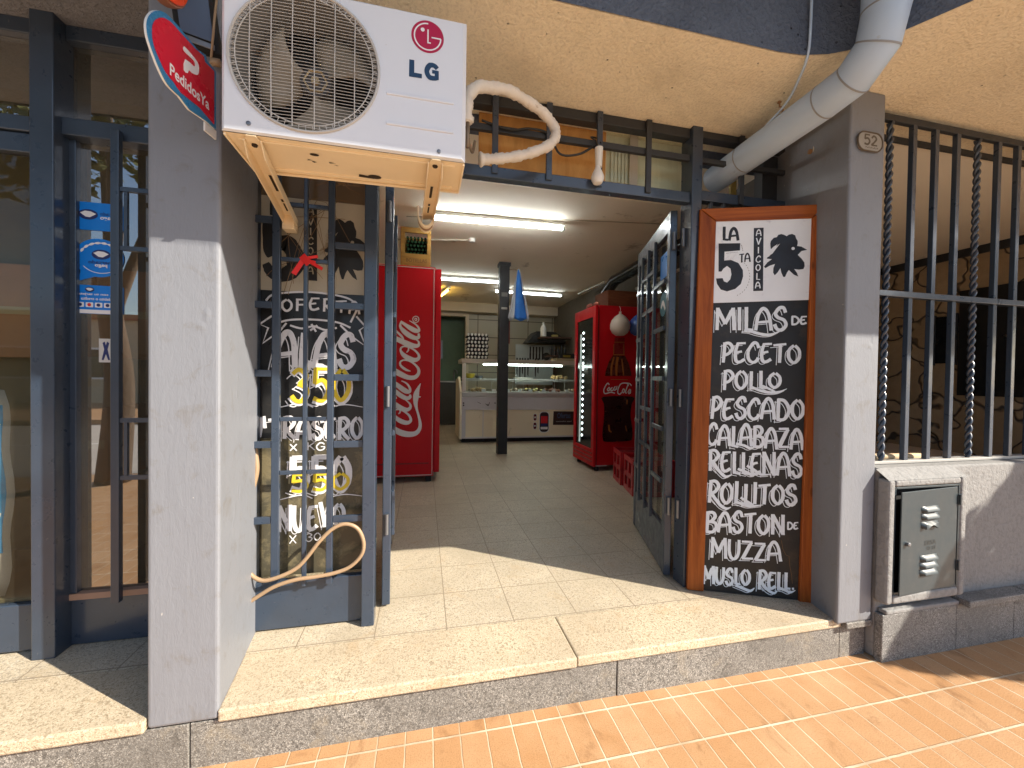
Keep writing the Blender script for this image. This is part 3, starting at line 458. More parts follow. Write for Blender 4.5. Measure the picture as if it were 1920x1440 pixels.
# ================================================================ THE SETTING
road = struct(box(-60, 60, -9.4, -2.35, -.60, -.34).build('road', mk('worn_concrete', (.46, .42, .37), .85, bmp=.6, bs=120, bdist=.004)))
struct(box(-300, 300, -300, 300, -.70, -.62).build('ground', mk('bare_ground', (.16, .13, .09), .9)))
struct(box(-60, 60, -2.2, 1.60, -.60, -.20).build('pavement', paveM))
struct(box(-60, 60, -2.35, -2.2, -.60, -.195).build('kerb', mk('kerb_concrete', (.38, .36, .33), .8, bmp=.4)))
struct(box(-60, 60, -17, -9.4, -.60, -.20).build('far_pavement', paveM))
m = MB(); y = -5.8
for k in range(-8, 9): m.box(k*4, k*4+2, y-.06, y+.06, -.336, -.335)
struct(m.build('lane_marking', mk('road_paint', (.7, .7, .66), .7)))
struct(box(-.80, 3.25, 1.815, 10.0, -.15, 0).build('floor', floorM))
struct(box(-4.0, -.80, 1.815, 4.2, -.15, 0).build('window_floor', floorM))
m = MB().prism([(-.674, 1.522), (.630, 1.522), (.630, 1.813), (-.7055, 1.813)], lambda a, b, d: (a, b, d), -.042, 0).box(.633, 2.0, 1.526, 1.813, -.042, 0)
struct(m.build('doorstep', slabM, bevel=.006, seg=2))
struct(box(-4.0, -.888, 1.520, 1.813, -.042, 0).build('window_step', slabM, bevel=.006))
m = MB(); xs = [-4.0, -2.1, -.765, .818, 2.005, 2.165]
for a, b in zip(xs, xs[1:]): m.box(a+.002, b-.002, 1.538+random.uniform(-.002, .002), 1.80, -.21, -.0425)
struct(m.build('step_riser', riserM, bevel=.003))
struct(box(2.007, 2.165, 1.505, 1.8, -.042, -.012).build('riser_cap', riserM, bevel=.004))
# cream soffit under the upper floor and the upper floor's wall line
LINE = [(-4, 1.425), (1.45, 1.425), (1.56, 1.415), (1.66, 1.385), (1.745, 1.335), (1.80, 1.27), (1.86, 1.18), (1.94, 1.05), (2.24, .50), (9, .50), (9, 1.76), (2.25, 1.76), (2.25, 2.12), (-4, 2.12)]
cut = [(-.78, 1.425)]+LINE[1:13]+[(-.78, 2.12)]
def ZP(z0): return lambda a, b, d: (a, b, z0+d)
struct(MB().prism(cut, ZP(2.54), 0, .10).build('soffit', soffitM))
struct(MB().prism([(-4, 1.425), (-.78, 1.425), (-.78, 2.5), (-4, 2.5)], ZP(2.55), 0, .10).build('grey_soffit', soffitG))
b = thing('upper_storey', 'slate grey rough stucco upper storey overhanging the shop door', 'building', (0, 1.6, 2.65))
MB().prism(LINE, ZP(2.54), .101, 1.6).build('wall', wallD, b)
m = MB()
for (x0, y0), (x1, y1) in zip(LINE[:9], LINE[1:10]): m.add([(x0, y0-.006, 2.5395), (x1, y1-.006, 2.5395), (x1, y1-.006, 4.1), (x0, y0-.006, 4.1)], [(0, 1, 2, 3)])
m.build('facing', wallD, b, smooth=True)
box(-6, 2.2, .037, 1.41, 3.30, 3.52).build('balcony', wallD, b)
box(-4, 2.21, 2.121, 2.30, 2.54, 3.2).build('lintel', wallD, b)
# shop interior shell
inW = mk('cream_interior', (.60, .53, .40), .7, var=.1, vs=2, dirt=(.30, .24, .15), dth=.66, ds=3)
ceilM = mk('interior_ceiling', (.90, .81, .66), .75, var=.08, vs=1.5, dirt=(.45, .37, .25), dth=.62, ds=2)
struct(box(-.80, 3.25, 2.12, 10.0, 2.87, 2.95).build('ceiling', ceilM))
struct(box(-.92, -.80, 2.0, 10.0, 0, 2.95).build('wall', inW))
struct(box(3.15, 3.25, 3.01, 10.0, 0, 2.95).build('wall', mk('dim_wall', (.12, .105, .08), .75, dirt=(.1, .09, .07))))  # interior cream darkened in its colour for the dim right side
m, t_, b_ = _nodes('back_tiles'); s_ = t_.nodes.new('ShaderNodeSeparateXYZ'); t_.links.new(objc(t_), s_.inputs[0])
gx = math_n(t_, 'LESS_THAN', math_n(t_, 'FLOORED_MODULO', s_.outputs[0], .62), .02); gz = math_n(t_, 'LESS_THAN', math_n(t_, 'FLOORED_MODULO', s_.outputs[2], .42), .02)
t_.links.new(mixc(t_, math_n(t_, 'MAXIMUM', gx, gz), mixc(t_, noise(t_, 3), (.36, .33, .24), (.44, .41, .30)), (.12, .10, .07)), b_.inputs['Base Color']); b_.inputs['Roughness'].default_value = .35
backM = m
struct(MB().box(-.8, .33, 9.5, 9.62, 0, 2.87).box(.95, 3.2, 9.5, 9.62, 0, 2.87).box(.33, .95, 9.5, 9.62, 2.58, 2.87).build('back_wall', backM))
struct(box(-.8, 3.2, 9.95, 10.0, 0, 2.9).build('rear_wall', mk('green_wall', (.10, .17, .11), .6)))
struct(MB().box(-.8, 3.15, 9.2, 9.5, 2.66, 2.87).build('beam', inW, bevel=.01))
t = thing('door_frame', 'cream door frame round the dark green doorway behind the counter', 'door frame', (.64, 9.47, 0))
box(.26, .33, 9.44, 9.52, 0, 2.58).build('jamb', inW, t); box(.95, 1.03, 9.44, 9.52, 0, 2.58).build('jamb', inW, t); box(.26, 1.03, 9.44, 9.52, 2.581, 2.66).build('head', inW, t)
# the dim room behind the left window and the porch at the right
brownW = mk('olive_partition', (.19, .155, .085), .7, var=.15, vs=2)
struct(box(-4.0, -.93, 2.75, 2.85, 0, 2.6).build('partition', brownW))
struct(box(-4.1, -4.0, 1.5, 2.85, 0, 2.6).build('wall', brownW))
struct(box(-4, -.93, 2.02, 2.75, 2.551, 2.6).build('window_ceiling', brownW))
struct(MB().box(2.28, 9, 1.72, 2.9, .2, .45).box(3.31, 9, 2.9, 6, .2, .45).build('porch_floor', mk('porch_tiles', (.74, .62, .48), .6)))
porchC = mk('porch_plaster', (.92, .84, .70), .8, var=.06, vs=1.2, bmp=.2)
struct(MB().box(2.2, 5.6, 1.75, 2.9, 2.52, 2.539).box(3.3, 5.6, 2.9, 5.2, 2.52, 2.539).build('porch_ceiling', porchC))
struct(box(2.2, 5.6, 1.742, 1.752, 2.505, 2.538).build('porch_trim', navy_d))
st = thing('stone_wall', 'brown flagstone porch wall with dark door and window behind the railings', 'wall', (5.4, 3.2, 0))
box(5.34, 5.6, 1.0, 5.2, -.2, 2.48).build('masonry', stoneM, st)
box(5.315, 5.6, 1.0, 5.2, 2.44, 2.519).build('coping', navy_d, st)
dkG = mk('dark_window', (.012, .014, .016), .12)
w_ = box(5.325, 5.35, 3.02, 3.18, 1.37, 1.86).build('window', dkG, st); MB().box(5.315, 5.335, 3.0, 3.02, 1.35, 1.88).box(5.315, 5.335, 3.18, 3.2, 1.35, 1.88).build('frame', navy_d, w_)
w_ = box(5.32, 5.35, 2.35, 2.99, 1.04, 2.10).build('shutter', mk('dark_shutter', (.012, .013, .014), .5), st)
box(5.305, 5.32, 2.62, 2.66, 1.60, 1.62).build('latch', mk('steel', (.5, .5, .5), .3, 1), w_)
struct(box(3.3, 5.6, 5.2, 5.3, -.2, 2.6).build('porch_back_wall', stoneM))
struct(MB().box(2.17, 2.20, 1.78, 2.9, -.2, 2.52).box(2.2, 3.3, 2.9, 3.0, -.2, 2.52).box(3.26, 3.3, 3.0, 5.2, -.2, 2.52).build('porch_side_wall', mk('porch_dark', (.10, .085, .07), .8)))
# pillars
def pillar(poly, z0, label, top=2.541):
    p = MB().prism(poly, ZP(0), z0, top).build('pillar', pillarM, bevel=.012, seg=3, loc=(poly[0][0], poly[0][1], z0)); return tag(p, label, 'pillar')
pillar([(-.884, 1.527), (-.672, 1.527), (-.722, 1.99), (-.86, 1.99)], -.035, 'grey painted pillar carrying the red delivery sign, left of the door', 2.552)
pillar([(1.945, 1.505), (2.158, 1.505), (2.175, 2.10), (2.085, 2.10)], -.013, 'grey painted pillar with the oval house number, right of the door')

# ================================================================ STREET FRONT, LEFT WINDOW
glassM = glass('window_glass', (.66, .64, .55), 8.5, .01, .08, (.42, .36, .24))
glassD = glass('door_glass', (.80, .81, .78), .9, .01, .02, (.42, .38, .28))
glassC = glass('case_glass', (.93, .97, .96), .9, .01)
t = thing('shop_window', 'navy framed shop window with blue stickers beside the grey pillar', 'window', (-1.15, 2.0, 0))
box(-1.43, -.845, 2.005, 2.045, .004, .195).build('kick_panel', navy, t, bevel=.004)
box(-1.43, -.845, 1.995, 2.06, .197, .222).build('sill', mk('dusty_sill', (.36, .22, .15), .8), t)
box(-1.43, -.845, 1.965, 2.04, 2.100, 2.170).build('transom', navy, t, bevel=.004)
box(-1.43, -.845, 1.985, 2.05, 2.49, 2.551).build('head', navy, t, bevel=.004)
box(-1.43, -1.405, 2.0, 2.06, .222, 2.10).build('jamb', navy, t, bevel=.003)
box(-1.405, -.845, 2.022, 2.028, .223, 2.10).build('pane', glassM, t)
box(-1.43, -.845, 2.022, 2.028, 2.171, 2.489).build('pane', glassM, t)
box(-1.052, -1.02, 2.03, 2.05, .223, 2.10).build('mullion', navy, t)  # added bar standing in for a dark strip reflected in the pane
box(-1.506, -1.428, 1.93, 2.045, 0, 2.552).build('post', navy, t, bevel=.004)
g = thing('window_guard', 'navy steel bar guard with short rungs over the stickered window', 'guard', (-1.2, 1.94, .2))
box(-1.243, -1.213, 1.93, 1.955, .20, 2.13).build('bar', navy, g, bevel=.003)
for z in (1.894, 1.655, .952, .715): box(-1.213, -.85, 1.935, 1.95, z-.009, z+.009).build('rung', navy, g)
for a, b in ((1.655, 1.894), (.715, .952)): box(-1.200, -1.188, 1.936, 1.949, a+.01, b-.01).build('stay', navy, g)
# stickers on the glass, printed face inwards so the writing reads backwards
blueM = mk('sticker_blue', (.0, .20, .72), .35, var=.05); whiteM = mk('white_print', (.80, .81, .83), .45, var=.03); nvp = mk('navy_print', (.012, .022, .13), .4, var=.05); redP = mk('red_print', (.62, .02, .03), .4, var=.05)
f = FY(2.018)
def rrect(x0, x1, y0, y1, r, k=5):
    P = []
    for cx, cy, a in ((x1-r, y0+r, -90), (x1-r, y1-r, 0), (x0+r, y1-r, 90), (x0+r, y0+r, 180)):
        P += [(cx+r*math.cos(R(a+90*i/k)), cy+r*math.sin(R(a+90*i/k))) for i in range(k+1)]
    return P
def handshake(par, cx, cy, s):
    MB().disc((cx, cy), s, f, -.001, ry=s*.62).build('emblem', nvp, par); MB().flat([(cx-s*.82, cy+s*.16), (cx-s*.3, cy+s*.42), (cx+s*.3, cy+s*.38), (cx+s*.84, cy+s*.1), (cx+s*.2, cy-s*.34), (cx-s*.25, cy-s*.3)], f, -.0016).build('hands', whiteM, par)
s = thing('sticker', 'blue rectangular payment sticker, topmost on the left window', 'sticker', (-1.35, 2.018, 1.74))
MB().prism(rrect(-1.424, -1.252, 1.742, 1.857, .012), f, 0, .002).build('backing', blueM, s); handshake(s, -1.375, 1.806, .034)
text_mb('mercado', f, -1.333, -1.262, 1.806, 1.820, -.001, .01, True).build('lettering', nvp, s); text_mb('pago', f, -1.333, -1.285, 1.784, 1.800, -.001, .02, True).build('lettering', whiteM, s)
s = thing('sticker', 'round blue speech bubble sticker on the left window, middle one', 'sticker', (-1.33, 2.018, 1.52))
P = [(-1.338+.088*math.cos(a*.1257), 1.628+.080*math.sin(a*.1257)) for a in range(50)]
P = [p for p in P if not (p[0] < -1.36 and p[1] < 1.57)]; i_ = max(i for i, p in enumerate(P) if p[0] < -1.36 and p[1] > 1.5 and p[1] < 1.6) if True else 0
P = P[:i_+1]+[(-1.408, 1.528)]+P[i_+1:]
MB().prism(P, f, 0, .002).build('backing', blueM, s); handshake(s, -1.33, 1.642, .033)
text_mb('mercado', f, -1.375, -1.288, 1.603, 1.617, -.001, .02, True).build('lettering', nvp, s); text_mb('pago', f, -1.352, -1.308, 1.587, 1.601, -.001, .03, True).build('lettering', whiteM, s)
k_ = Ink(f, -.001); k_.stroke([(-1.330+.075*math.cos(a), 1.628+.062*math.sin(a), .009*(1 if i % 3 else .4)) for i, a in enumerate([R(20+140*j/24) for j in range(25)])]); k_.stroke([(-1.330+.075*math.cos(a), 1.628+.064*math.sin(a), .0025) for a in [R(215+110*j/14) for j in range(15)]])
k_.m.build('ring_print', whiteM, s)
s = thing('sticker', 'blue payment sticker with card logos and white footer, lowest on the window', 'sticker', (-1.35, 2.018, 1.40))
MB().prism(rrect(-1.430, -1.252, 1.393, 1.512, .008), f, 0, .002).build('backing', blueM, s); handshake(s, -1.37, 1.494, .016)
MB().flat([(-1.429, 1.394), (-1.253, 1.394), (-1.253, 1.410), (-1.429, 1.410)], f, -.0008).build('footer', whiteM, s)
text_mb('Paga con tu tarjeta', f, -1.41, -1.265, 1.468, 1.480, -.001, .02, True).build('lettering', whiteM, s); text_mb('de debito o credito', f, -1.40, -1.275, 1.450, 1.462, -.001, .02, True).build('lettering', whiteM, s)
for j, mm in enumerate((nvp, redP, nvp, nvp, redP)):
    x = -1.416+.032*j; c_ = MB().prism(rrect(x, x+.026, 1.420, 1.440, .003), f, -.0008, -.0004).build('card_logo', whiteM, s); MB().disc((x+.013, 1.430), .007, f, -.0016, 12).build('mark', mm, c_)
s = tag(MB().box(-1.34, -1.29, 2.02, 2.0215, 1.19, 1.29).build('paper_notice', mk('paper', (.6, .6, .58), .8), loc=(-1.315, 2.02, 1.19)), 'small white paper with a black figure on the window below the stickers', 'notice')
MB().flat([(-1.330, 1.20), (-1.323, 1.20), (-1.315, 1.225), (-1.307, 1.20), (-1.300, 1.20), (-1.309, 1.245), (-1.303, 1.272), (-1.311, 1.278), (-1.315, 1.262), (-1.319, 1.278), (-1.327, 1.272), (-1.321, 1.245)], FY(2.0195), 0).build('figure', nvp, s)
# the shop door at far left
t = thing('shop_door', 'navy framed glass shop door cut by the left picture edge', 'door', (-2.2, 2.0, 0))
box(-3.2, -1.507, 1.975, 2.04, 2.100, 2.160).build('transom', navy, t, bevel=.004); box(-3.2, -1.533, 1.985, 2.03, 2.02, 2.096).build('top_rail', navy, t, bevel=.004)
box(-3.2, -1.507, 1.985, 2.05, 2.49, 2.551).build('head', navy, t, bevel=.004); box(-1.532, -1.507, 1.985, 2.03, .0, 2.099).build('stile', navy, t, bevel=.004)
box(-3.2, -1.533, 1.99, 2.025, .01, .20).build('kick_panel', navy, t, bevel=.004); box(-3.2, -1.507, 2.022, 2.028, 2.161, 2.489).build('pane', glassM, t); box(-3.2, -1.533, 2.01, 2.014, .201, 2.019).build('pane', glassD, t)
# goods standing behind the door glass
cardM = mk('cardboard', (.42, .24, .11), .8, var=.15, dirt=(.25, .14, .07), dth=.6)
def carton(x0, x1, y0, y1, z0, z1, label, mat=cardM, strip=None):
    o = thing('carton', label, 'box', ((x0+x1)/2, (y0+y1)/2, z0)); box(x0, x1, y0, y1, z0, z1).build('body', mat, o, bevel=.006)
    box(x0+.01, x1-.01, y0-.0015, y0-.0005, (z0+z1)/2-.02, (z0+z1)/2+.02).build('tape', strip or mk('tape', (.55, .45, .25), .3), o); return o
box(-3.1, -1.5, 2.06, 2.62, 0, .195).build('window_plinth', brownW)['kind'] = 'structure'
p = thing('packing_sack', 'tall blue and white printed sack standing behind the door glass', 'sack', (-1.9, 2.14, .2))
mm = MB(); rows = []
for i in range(15):
    z = .197+.87*i/14; q = .02*math.sin(i*1.1); e = .03*(abs(i-7)/7)**3
    rows.append([(-2.2, 2.09+e, z), (-2.0, 2.055+e+q*.3, z), (-1.80, 2.06+e+q*.4, z), (-1.685+q*.4-e, 2.085, z), (-1.715+q*.5-e, 2.115, z), (-1.78+q*.4-e, 2.17, z), (-2.0, 2.21-e, z), (-2.2, 2.2-e, z)])
mm.v = [q for r_ in rows for q in r_]; mm.f = [(i*8+k, i*8+(k+1) % 8, i*8+8+(k+1) % 8, i*8+8+k) for i in range(14) for k in range(8)]+[tuple(range(8)), tuple(range(112, 120))]
mm.build('bag', mk('sack_white', (.62, .60, .57), .5, var=.1), p, smooth='all')
m2 = MB()
for i in range(3, 13):
    a, b2 = rows[i], rows[i+1]; m2.add([V(*a[1])+V(0, -.004, 0), V(*a[2]).lerp(V(*a[3]), .80)+V(0, -.003, 0), V(*b2[2]).lerp(V(*b2[3]), .80)+V(0, -.003, 0), V(*b2[1])+V(0, -.004, 0)], [(0, 1, 2, 3)])
m2.build('print', mk('sack_blue', (.03, .30, .62), .45, var=.4, vs=12), p)
carton(-1.66, -1.50, 2.30, 2.6, .197, .62, 'pale carton at the bottom of the pile behind the door glass', mk('pale_card', (.45, .40, .32), .8))
carton(-1.68, -1.48, 2.28, 2.62, .622, .98, 'brown carton in the middle of the pile behind the door glass')
carton(-1.64, -1.47, 2.24, 2.5, .982, 1.22, 'white carton tilted on the pile behind the door glass', mk('white_card', (.55, .53, .5), .7))
carton(-2.4, -1.46, 2.66, 2.74, 1.222, 1.72, 'wide orange brown board panel behind the door glass', mk('board_card', (.50, .26, .13), .7))

# ================================================================ GATE AND DOORS
t = thing('side_grille', 'fixed navy steel grille over the painted glass beside the left pillar', 'grille', (-.5, 1.94, 0))
box(-.268, -.212, 1.905, 1.975, 0, 2.128).build('post', navy, t, bevel=.004)
box(-.745, -.269, 1.95, 1.985, .008, .222).build('kick_panel', navy, t, bevel=.004)
box(-.745, -.719, 1.955, 2.0, .223, 2.128).build('jamb', navy, t, bevel=.003)
for a, b in ((-.648, -.616), (-.523, -.506), (-.423, -.396)): box(a, b, 1.918, 1.940, .205, 2.128).build('bar', navy, t, bevel=.003)
for a, b, zs, h in ((-.735, -.649, (1.82, 1.452, 1.154, .842, .509), .015), (-.615, -.524, (1.895, 1.655, .953, .716), .009), (-.505, -.424, (1.895, 1.655, .953, .716), .009), (-.395, -.269, (1.732, 1.464, 1.14, .837, .497), .015)):
    for z in zs: box(a, b, 1.921, 1.937, z-h, z+h).build('rung', navy, t, bevel=.002)
blackP = mk('black_paint', (.013, .013, .013), .35, var=.3, vs=6, dirt=(.06, .05, .04), dth=.6)
oldW = mk('yellowed_white', (.50, .44, .33), .55, var=.12, vs=4, dirt=(.30, .23, .14), dth=.58, ds=5)
dustG = mk('dusty_glass', (.075, .068, .045), .22, var=.5, vs=4, dirt=(.17, .145, .085), dth=.48, ds=6)
gl = box(-.735, -.269, 2.004, 2.012, .86, 1.53).build('painted_glass', blackP, t); box(-.735, -.269, 2.0045, 2.012, .223, .859).build('dusty_pane', dustG, t)
hd = box(-.735, -.269, 2.004, 2.012, 1.531, 1.955).build('white_header', oldW, t); box(-.735, -.269, 2.004, 2.012, 1.956, 2.127).build('upper_pane', mk('upper_pane', (.16, .11, .06), .4), t)
f = FY(2.0035)
chalkW = mk('sign_white', (.74, .74, .76), .5, var=.10, vs=14, dirt=(.42, .42, .46), dth=.6, ds=25); yelP = mk('sign_yellow', (.70, .52, .03), .45, var=.08, vs=10); oldK = mk('header_black', (.018, .017, .016), .5, var=.2)
k_ = Ink(f, -.0005)
letters('LA', (-.69, 1.872), (-.60, 1.872), (-.69, 1.935), (-.60, 1.935), k_, .2)
for q in ([(-.59, 1.838, .045), (-.705, 1.838, .045)], [(-.690, 1.85, .05), (-.688, 1.72, .05), (-.675, 1.685, .04)], [(-.665, 1.725, .05), (-.62, 1.75, .07), (-.582, 1.70, .075), (-.585, 1.635, .07), (-.635, 1.600, .06), (-.68, 1.615, .05), (-.702, 1.65, .03)]): k_.stroke(q)
k_.m.flat([(-.545, 1.93), (-.490, 1.93), (-.487, 1.585), (-.542, 1.585)], f, -.0003)
D5 = D['rooster']; xs = [p[0] for p in D5]; zs = [p[1] for p in D5]; x0, x1, z0, z1 = min(xs), max(xs), min(zs), max(zs)
k_.m.flat([(-.470+.195*(a-x0)/(x1-x0), 1.60+.28*(b-z0)/(z1-z0)) for a, b in D5], f, -.0003)
k_.m.build('emblem', oldK, hd)
k_ = Ink(f, -.0012)
for j, c in enumerate('AVICOLA'): letters(c, (-.530, 1.885-.045*j), (-.502, 1.885-.045*j), (-.530, 1.918-.045*j), (-.502, 1.918-.045*j), k_, .16)
k_.m.build('lettering', oldW, hd); MB().disc((-.335, 1.775), .008, f, -.001, 12).build('eye', oldW, hd)
k_ = Ink(f, -.0005); sh = Ink(f, -.0004)
for j, c in enumerate('OFERTA'):
    x = -.640+.058*j; dz = .012*math.sin(math.pi*(j+.5)/6); letters(c, (x, 1.437+dz), (x+.052, 1.437+dz), (x, 1.494+dz), (x+.052, 1.494+dz), k_, .19)
W_ = .009
for q in ([(-.70, 1.482), (-.66, 1.515), (-.51, 1.532), (-.36, 1.515), (-.30, 1.470)], [(-.66, 1.38), (-.60, 1.400), (-.50, 1.406), (-.40, 1.398), (-.34, 1.375)], [(-.675, 1.47), (-.665, 1.40)], [(-.31, 1.465), (-.34, 1.40)],
          [(-.675, 1.415), (-.725, 1.375), (-.69, 1.36), (-.712, 1.29), (-.645, 1.345), (-.615, 1.385)], [(-.315, 1.43), (-.275, 1.385), (-.30, 1.365), (-.272, 1.29), (-.335, 1.335), (-.385, 1.385)],
          [(-.60, 1.375), (-.55, 1.363), (-.50, 1.375), (-.45, 1.36), (-.40, 1.372)], [(-.51, 1.385), (-.49, 1.35)], [(-.515, 1.355), (-.485, 1.38)]):
    k_.stroke([(a, b, W_) for a, b in q], len(q) < 6 and len(q) > 2)
letters('ALAS', (-.675, 1.175), (-.315, 1.185), (-.660, 1.335), (-.315, 1.345), k_, .16, sh)
k_.stroke([(-.56, 1.215, .022), (-.48, 1.19, .03), (-.40, 1.165, .028), (-.36, 1.18, .012)])
letters('X', (-.60, 1.165), (-.575, 1.165), (-.60, 1.195), (-.575, 1.195), k_, .2); letters('KG.', (-.54, 1.165), (-.43, 1.165), (-.54, 1.20), (-.43, 1.20), k_, .18)
letters('TRASERO', (-.690, .855), (-.275, .845), (-.690, .955), (-.275, .950), k_, .17, sh); k_.stroke([(-.725, .865, .018), (-.712, .955, .020)]); k_.stroke([(-.705, .96, .012), (-.70, .905, .014)])
letters('X', (-.60, .800), (-.565, .800), (-.60, .830), (-.565, .830), k_, .2); letters('KG.', (-.53, .800), (-.43, .800), (-.53, .835), (-.43, .835), k_, .18)
letters('NUEVO', (-.650, .425), (-.355, .44), (-.650, .545), (-.355, .55), k_, .16, sh)
letters('X', (-.60, .37), (-.565, .37), (-.60, .405), (-.565, .405), k_, .14); letters('30', (-.53, .375), (-.46, .375), (-.53, .415), (-.46, .415), k_, .13)
for z in (1.0, .575): k_.stroke([(-.64, z, .004), (-.55, z+.018, .006), (-.50, z, .005)]); k_.stroke([(-.43, z, .004), (-.36, z+.012, .005), (-.28, z, .003)])
for a, b in ((-.63, 1.19), (-.63, .605)):
    letters('350' if b > 1 else '550', (-.605, b-.168 if b > 1 else b), (-.330, b-.168 if b > 1 else b), (-.605, b-.01 if b > 1 else b+.165), (-.330, b-.01 if b > 1 else b+.165), k_, .19, sh)
k_.m.build('lettering', chalkW, gl); sh.m.build('outline', chalkW, gl)
k_ = Ink(f, -.0042)
letters('350', (-.600, 1.024), (-.333, 1.024), (-.600, 1.178), (-.333, 1.178), k_, .13)
k_.m.build('price', yelP, gl); k_ = Ink(f, -.0042)
letters('550', (-.600, .612), (-.333, .612), (-.600, .690), (-.333, .690), k_, .20)
k_.m.build('price', yelP, gl)
# fixed door post at the right and the bar grille above the door
t = tag(MB().box(1.420, 1.483, 1.93, 2.03, 0, 2.545).build('door_post', navy, bevel=.004, loc=(1.45, 1.98, 0)), 'navy steel door post between the open door leaf and the menu board', 'post')
for z in (.42, 1.05, 1.95):
    MB().tube([(1.412, 1.985, z-.05), (1.412, 1.985, z+.05)], .009, 10).build('hinge', mk('worn_steel', (.22, .23, .25), .4, .8), t)
t = thing('transom_grille', 'navy steel bar grille above the doorway between wall and pipe', 'grille', (.6, 1.97, 2.13))
box(-.745, 1.419, 1.945, 1.995, 2.130, 2.186).build('rail', navy, t, bevel=.004); box(1.484, 2.07, 1.945, 1.995, 2.150, 2.205).build('rail', navy, t, bevel=.004)
box(-.745, 1.419, 1.950, 1.975, 2.360, 2.392).build('rail', navy_d, t, bevel=.003); box(1.484, 2.07, 1.950, 1.975, 2.362, 2.388).build('rail', navy_d, t, bevel=.003)
box(-.745, 1.419, 1.955, 2.01, 2.487, 2.538).build('rail', navy_d, t, bevel=.003); box(1.484, 2.07, 1.955, 2.01, 2.50, 2.538).build('rail', navy_d, t, bevel=.003)
for x in (-.55, -.24, .05, .328, .604, .877, 1.159, 1.742): box(x-.015, x+.015, 1.934, 1.949, 2.15, 2.535).build('bar', navy_d if x > 1 or x < 0 else navy, t, bevel=.002)
for i, x in enumerate((1.56, 1.64, 1.82, 1.90, 2.0)): box(x-.008, x+.008, 1.95, 1.966, 0.02, 2.15).build('bar', navy_d, t)
box(1.484, 2.08, 1.97, 1.99, .003, .5).build('kick_panel', navy_d, t)
tag(MB().box(1.96, 2.07, 2.02, 2.08, .0, 2.5).build('side_post', navy_d, loc=(2.0, 2.05, 0)), 'dark steel post tucked between pipe and right pillar', 'post')
tag(MB().box(1.90, 1.94, 2.2, 2.22, 2.2, 2.5).build('yellow_strip', mk('yellow_card', (.35, .25, .06), .7), loc=(1.92, 2.2, 2.2)), 'narrow yellowish strip behind the bars below the pipe', 'strip')
for i, (a, b) in enumerate(((.268, .640), (.645, .985))):
    o = tag(box(a, b, 2.095, 2.113, 2.19, 2.537).build('plywood_board', woodO, loc=(a, 2.1, 2.19), bevel=.002), ('orange plywood board behind the white hose loop', 'orange plywood board behind the hanging bulb')[i], 'board', 'boards closing the transom')
t = thing('fanlight', 'cream backed glass fanlight right of the plywood boards', 'window', (1.23, 2.1, 2.19))
box(.988, 1.478, 2.09, 2.095, 2.19, 2.537).build('pane', glassC, t); box(.988, 1.478, 2.114, 2.119, 2.19, 2.537).build('blind', mk('cream_blind', (.78, .70, .52), .8, st=(8, 1, 1), vs=4), t); box(1.128, 1.178, 2.085, 2.089, 2.19, 2.537).build('mullion', mk('pale_frame', (.5, .45, .36), .6), t)
m = MB()
for j in range(5): m.box(1.02+.022*j, 1.036+.022*j, 2.1, 2.106, 2.27, 2.48)
m.build('curtain', mk('pale_cloth', (.80, .74, .60), .9), t)
# bulb
t = thing('light_bulb', 'white light bulb hanging in a socket from the grille bar', 'bulb', (.857, 1.915, 2.35))
wM = mk('white_plastic', (.72, .70, .64), .35, var=.06)
MB().lathe([(.006, 0), (.021, -.002), (.019, -.05), (.017, -.1), (.014, -.102)], (.862, 1.915, 2.335), 16).build('socket', wM, t, smooth=True)
MB().lathe([(.013, .012), (.015, 0), (.026, -.022), (.033, -.042), (.032, -.058), (.022, -.075), (.004, -.081)], (.856, 1.912, 2.225), 18).build('bulb', mk('opal_glass', (.78, .76, .72), .25, var=.03), t, smooth=True)
MB().tube(spline([(.862, 1.915, 2.335), (.85, 1.93, 2.375), (.83, 1.945, 2.40), (.87, 1.955, 2.405), (.88, 1.93, 2.37)], 5), .004, 6).build('wire', mk('black_rubber', (.02, .02, .02), .5), t, smooth='all')
rub = MATS['black_rubber']
tag(MB().tube(spline([(.26, 1.945, 2.40), (.40, 1.94, 2.372), (.5, 1.945, 2.395), (.60, 1.94, 2.38), (.66, 1.94, 2.29), (.76, 1.94, 2.30), (.84, 1.94, 2.35)], 6), .006, 6).build('cable', rub, smooth='all', loc=(.26, 1.95, 2.4)), 'black cable looped along the transom bar towards the bulb', 'cable')
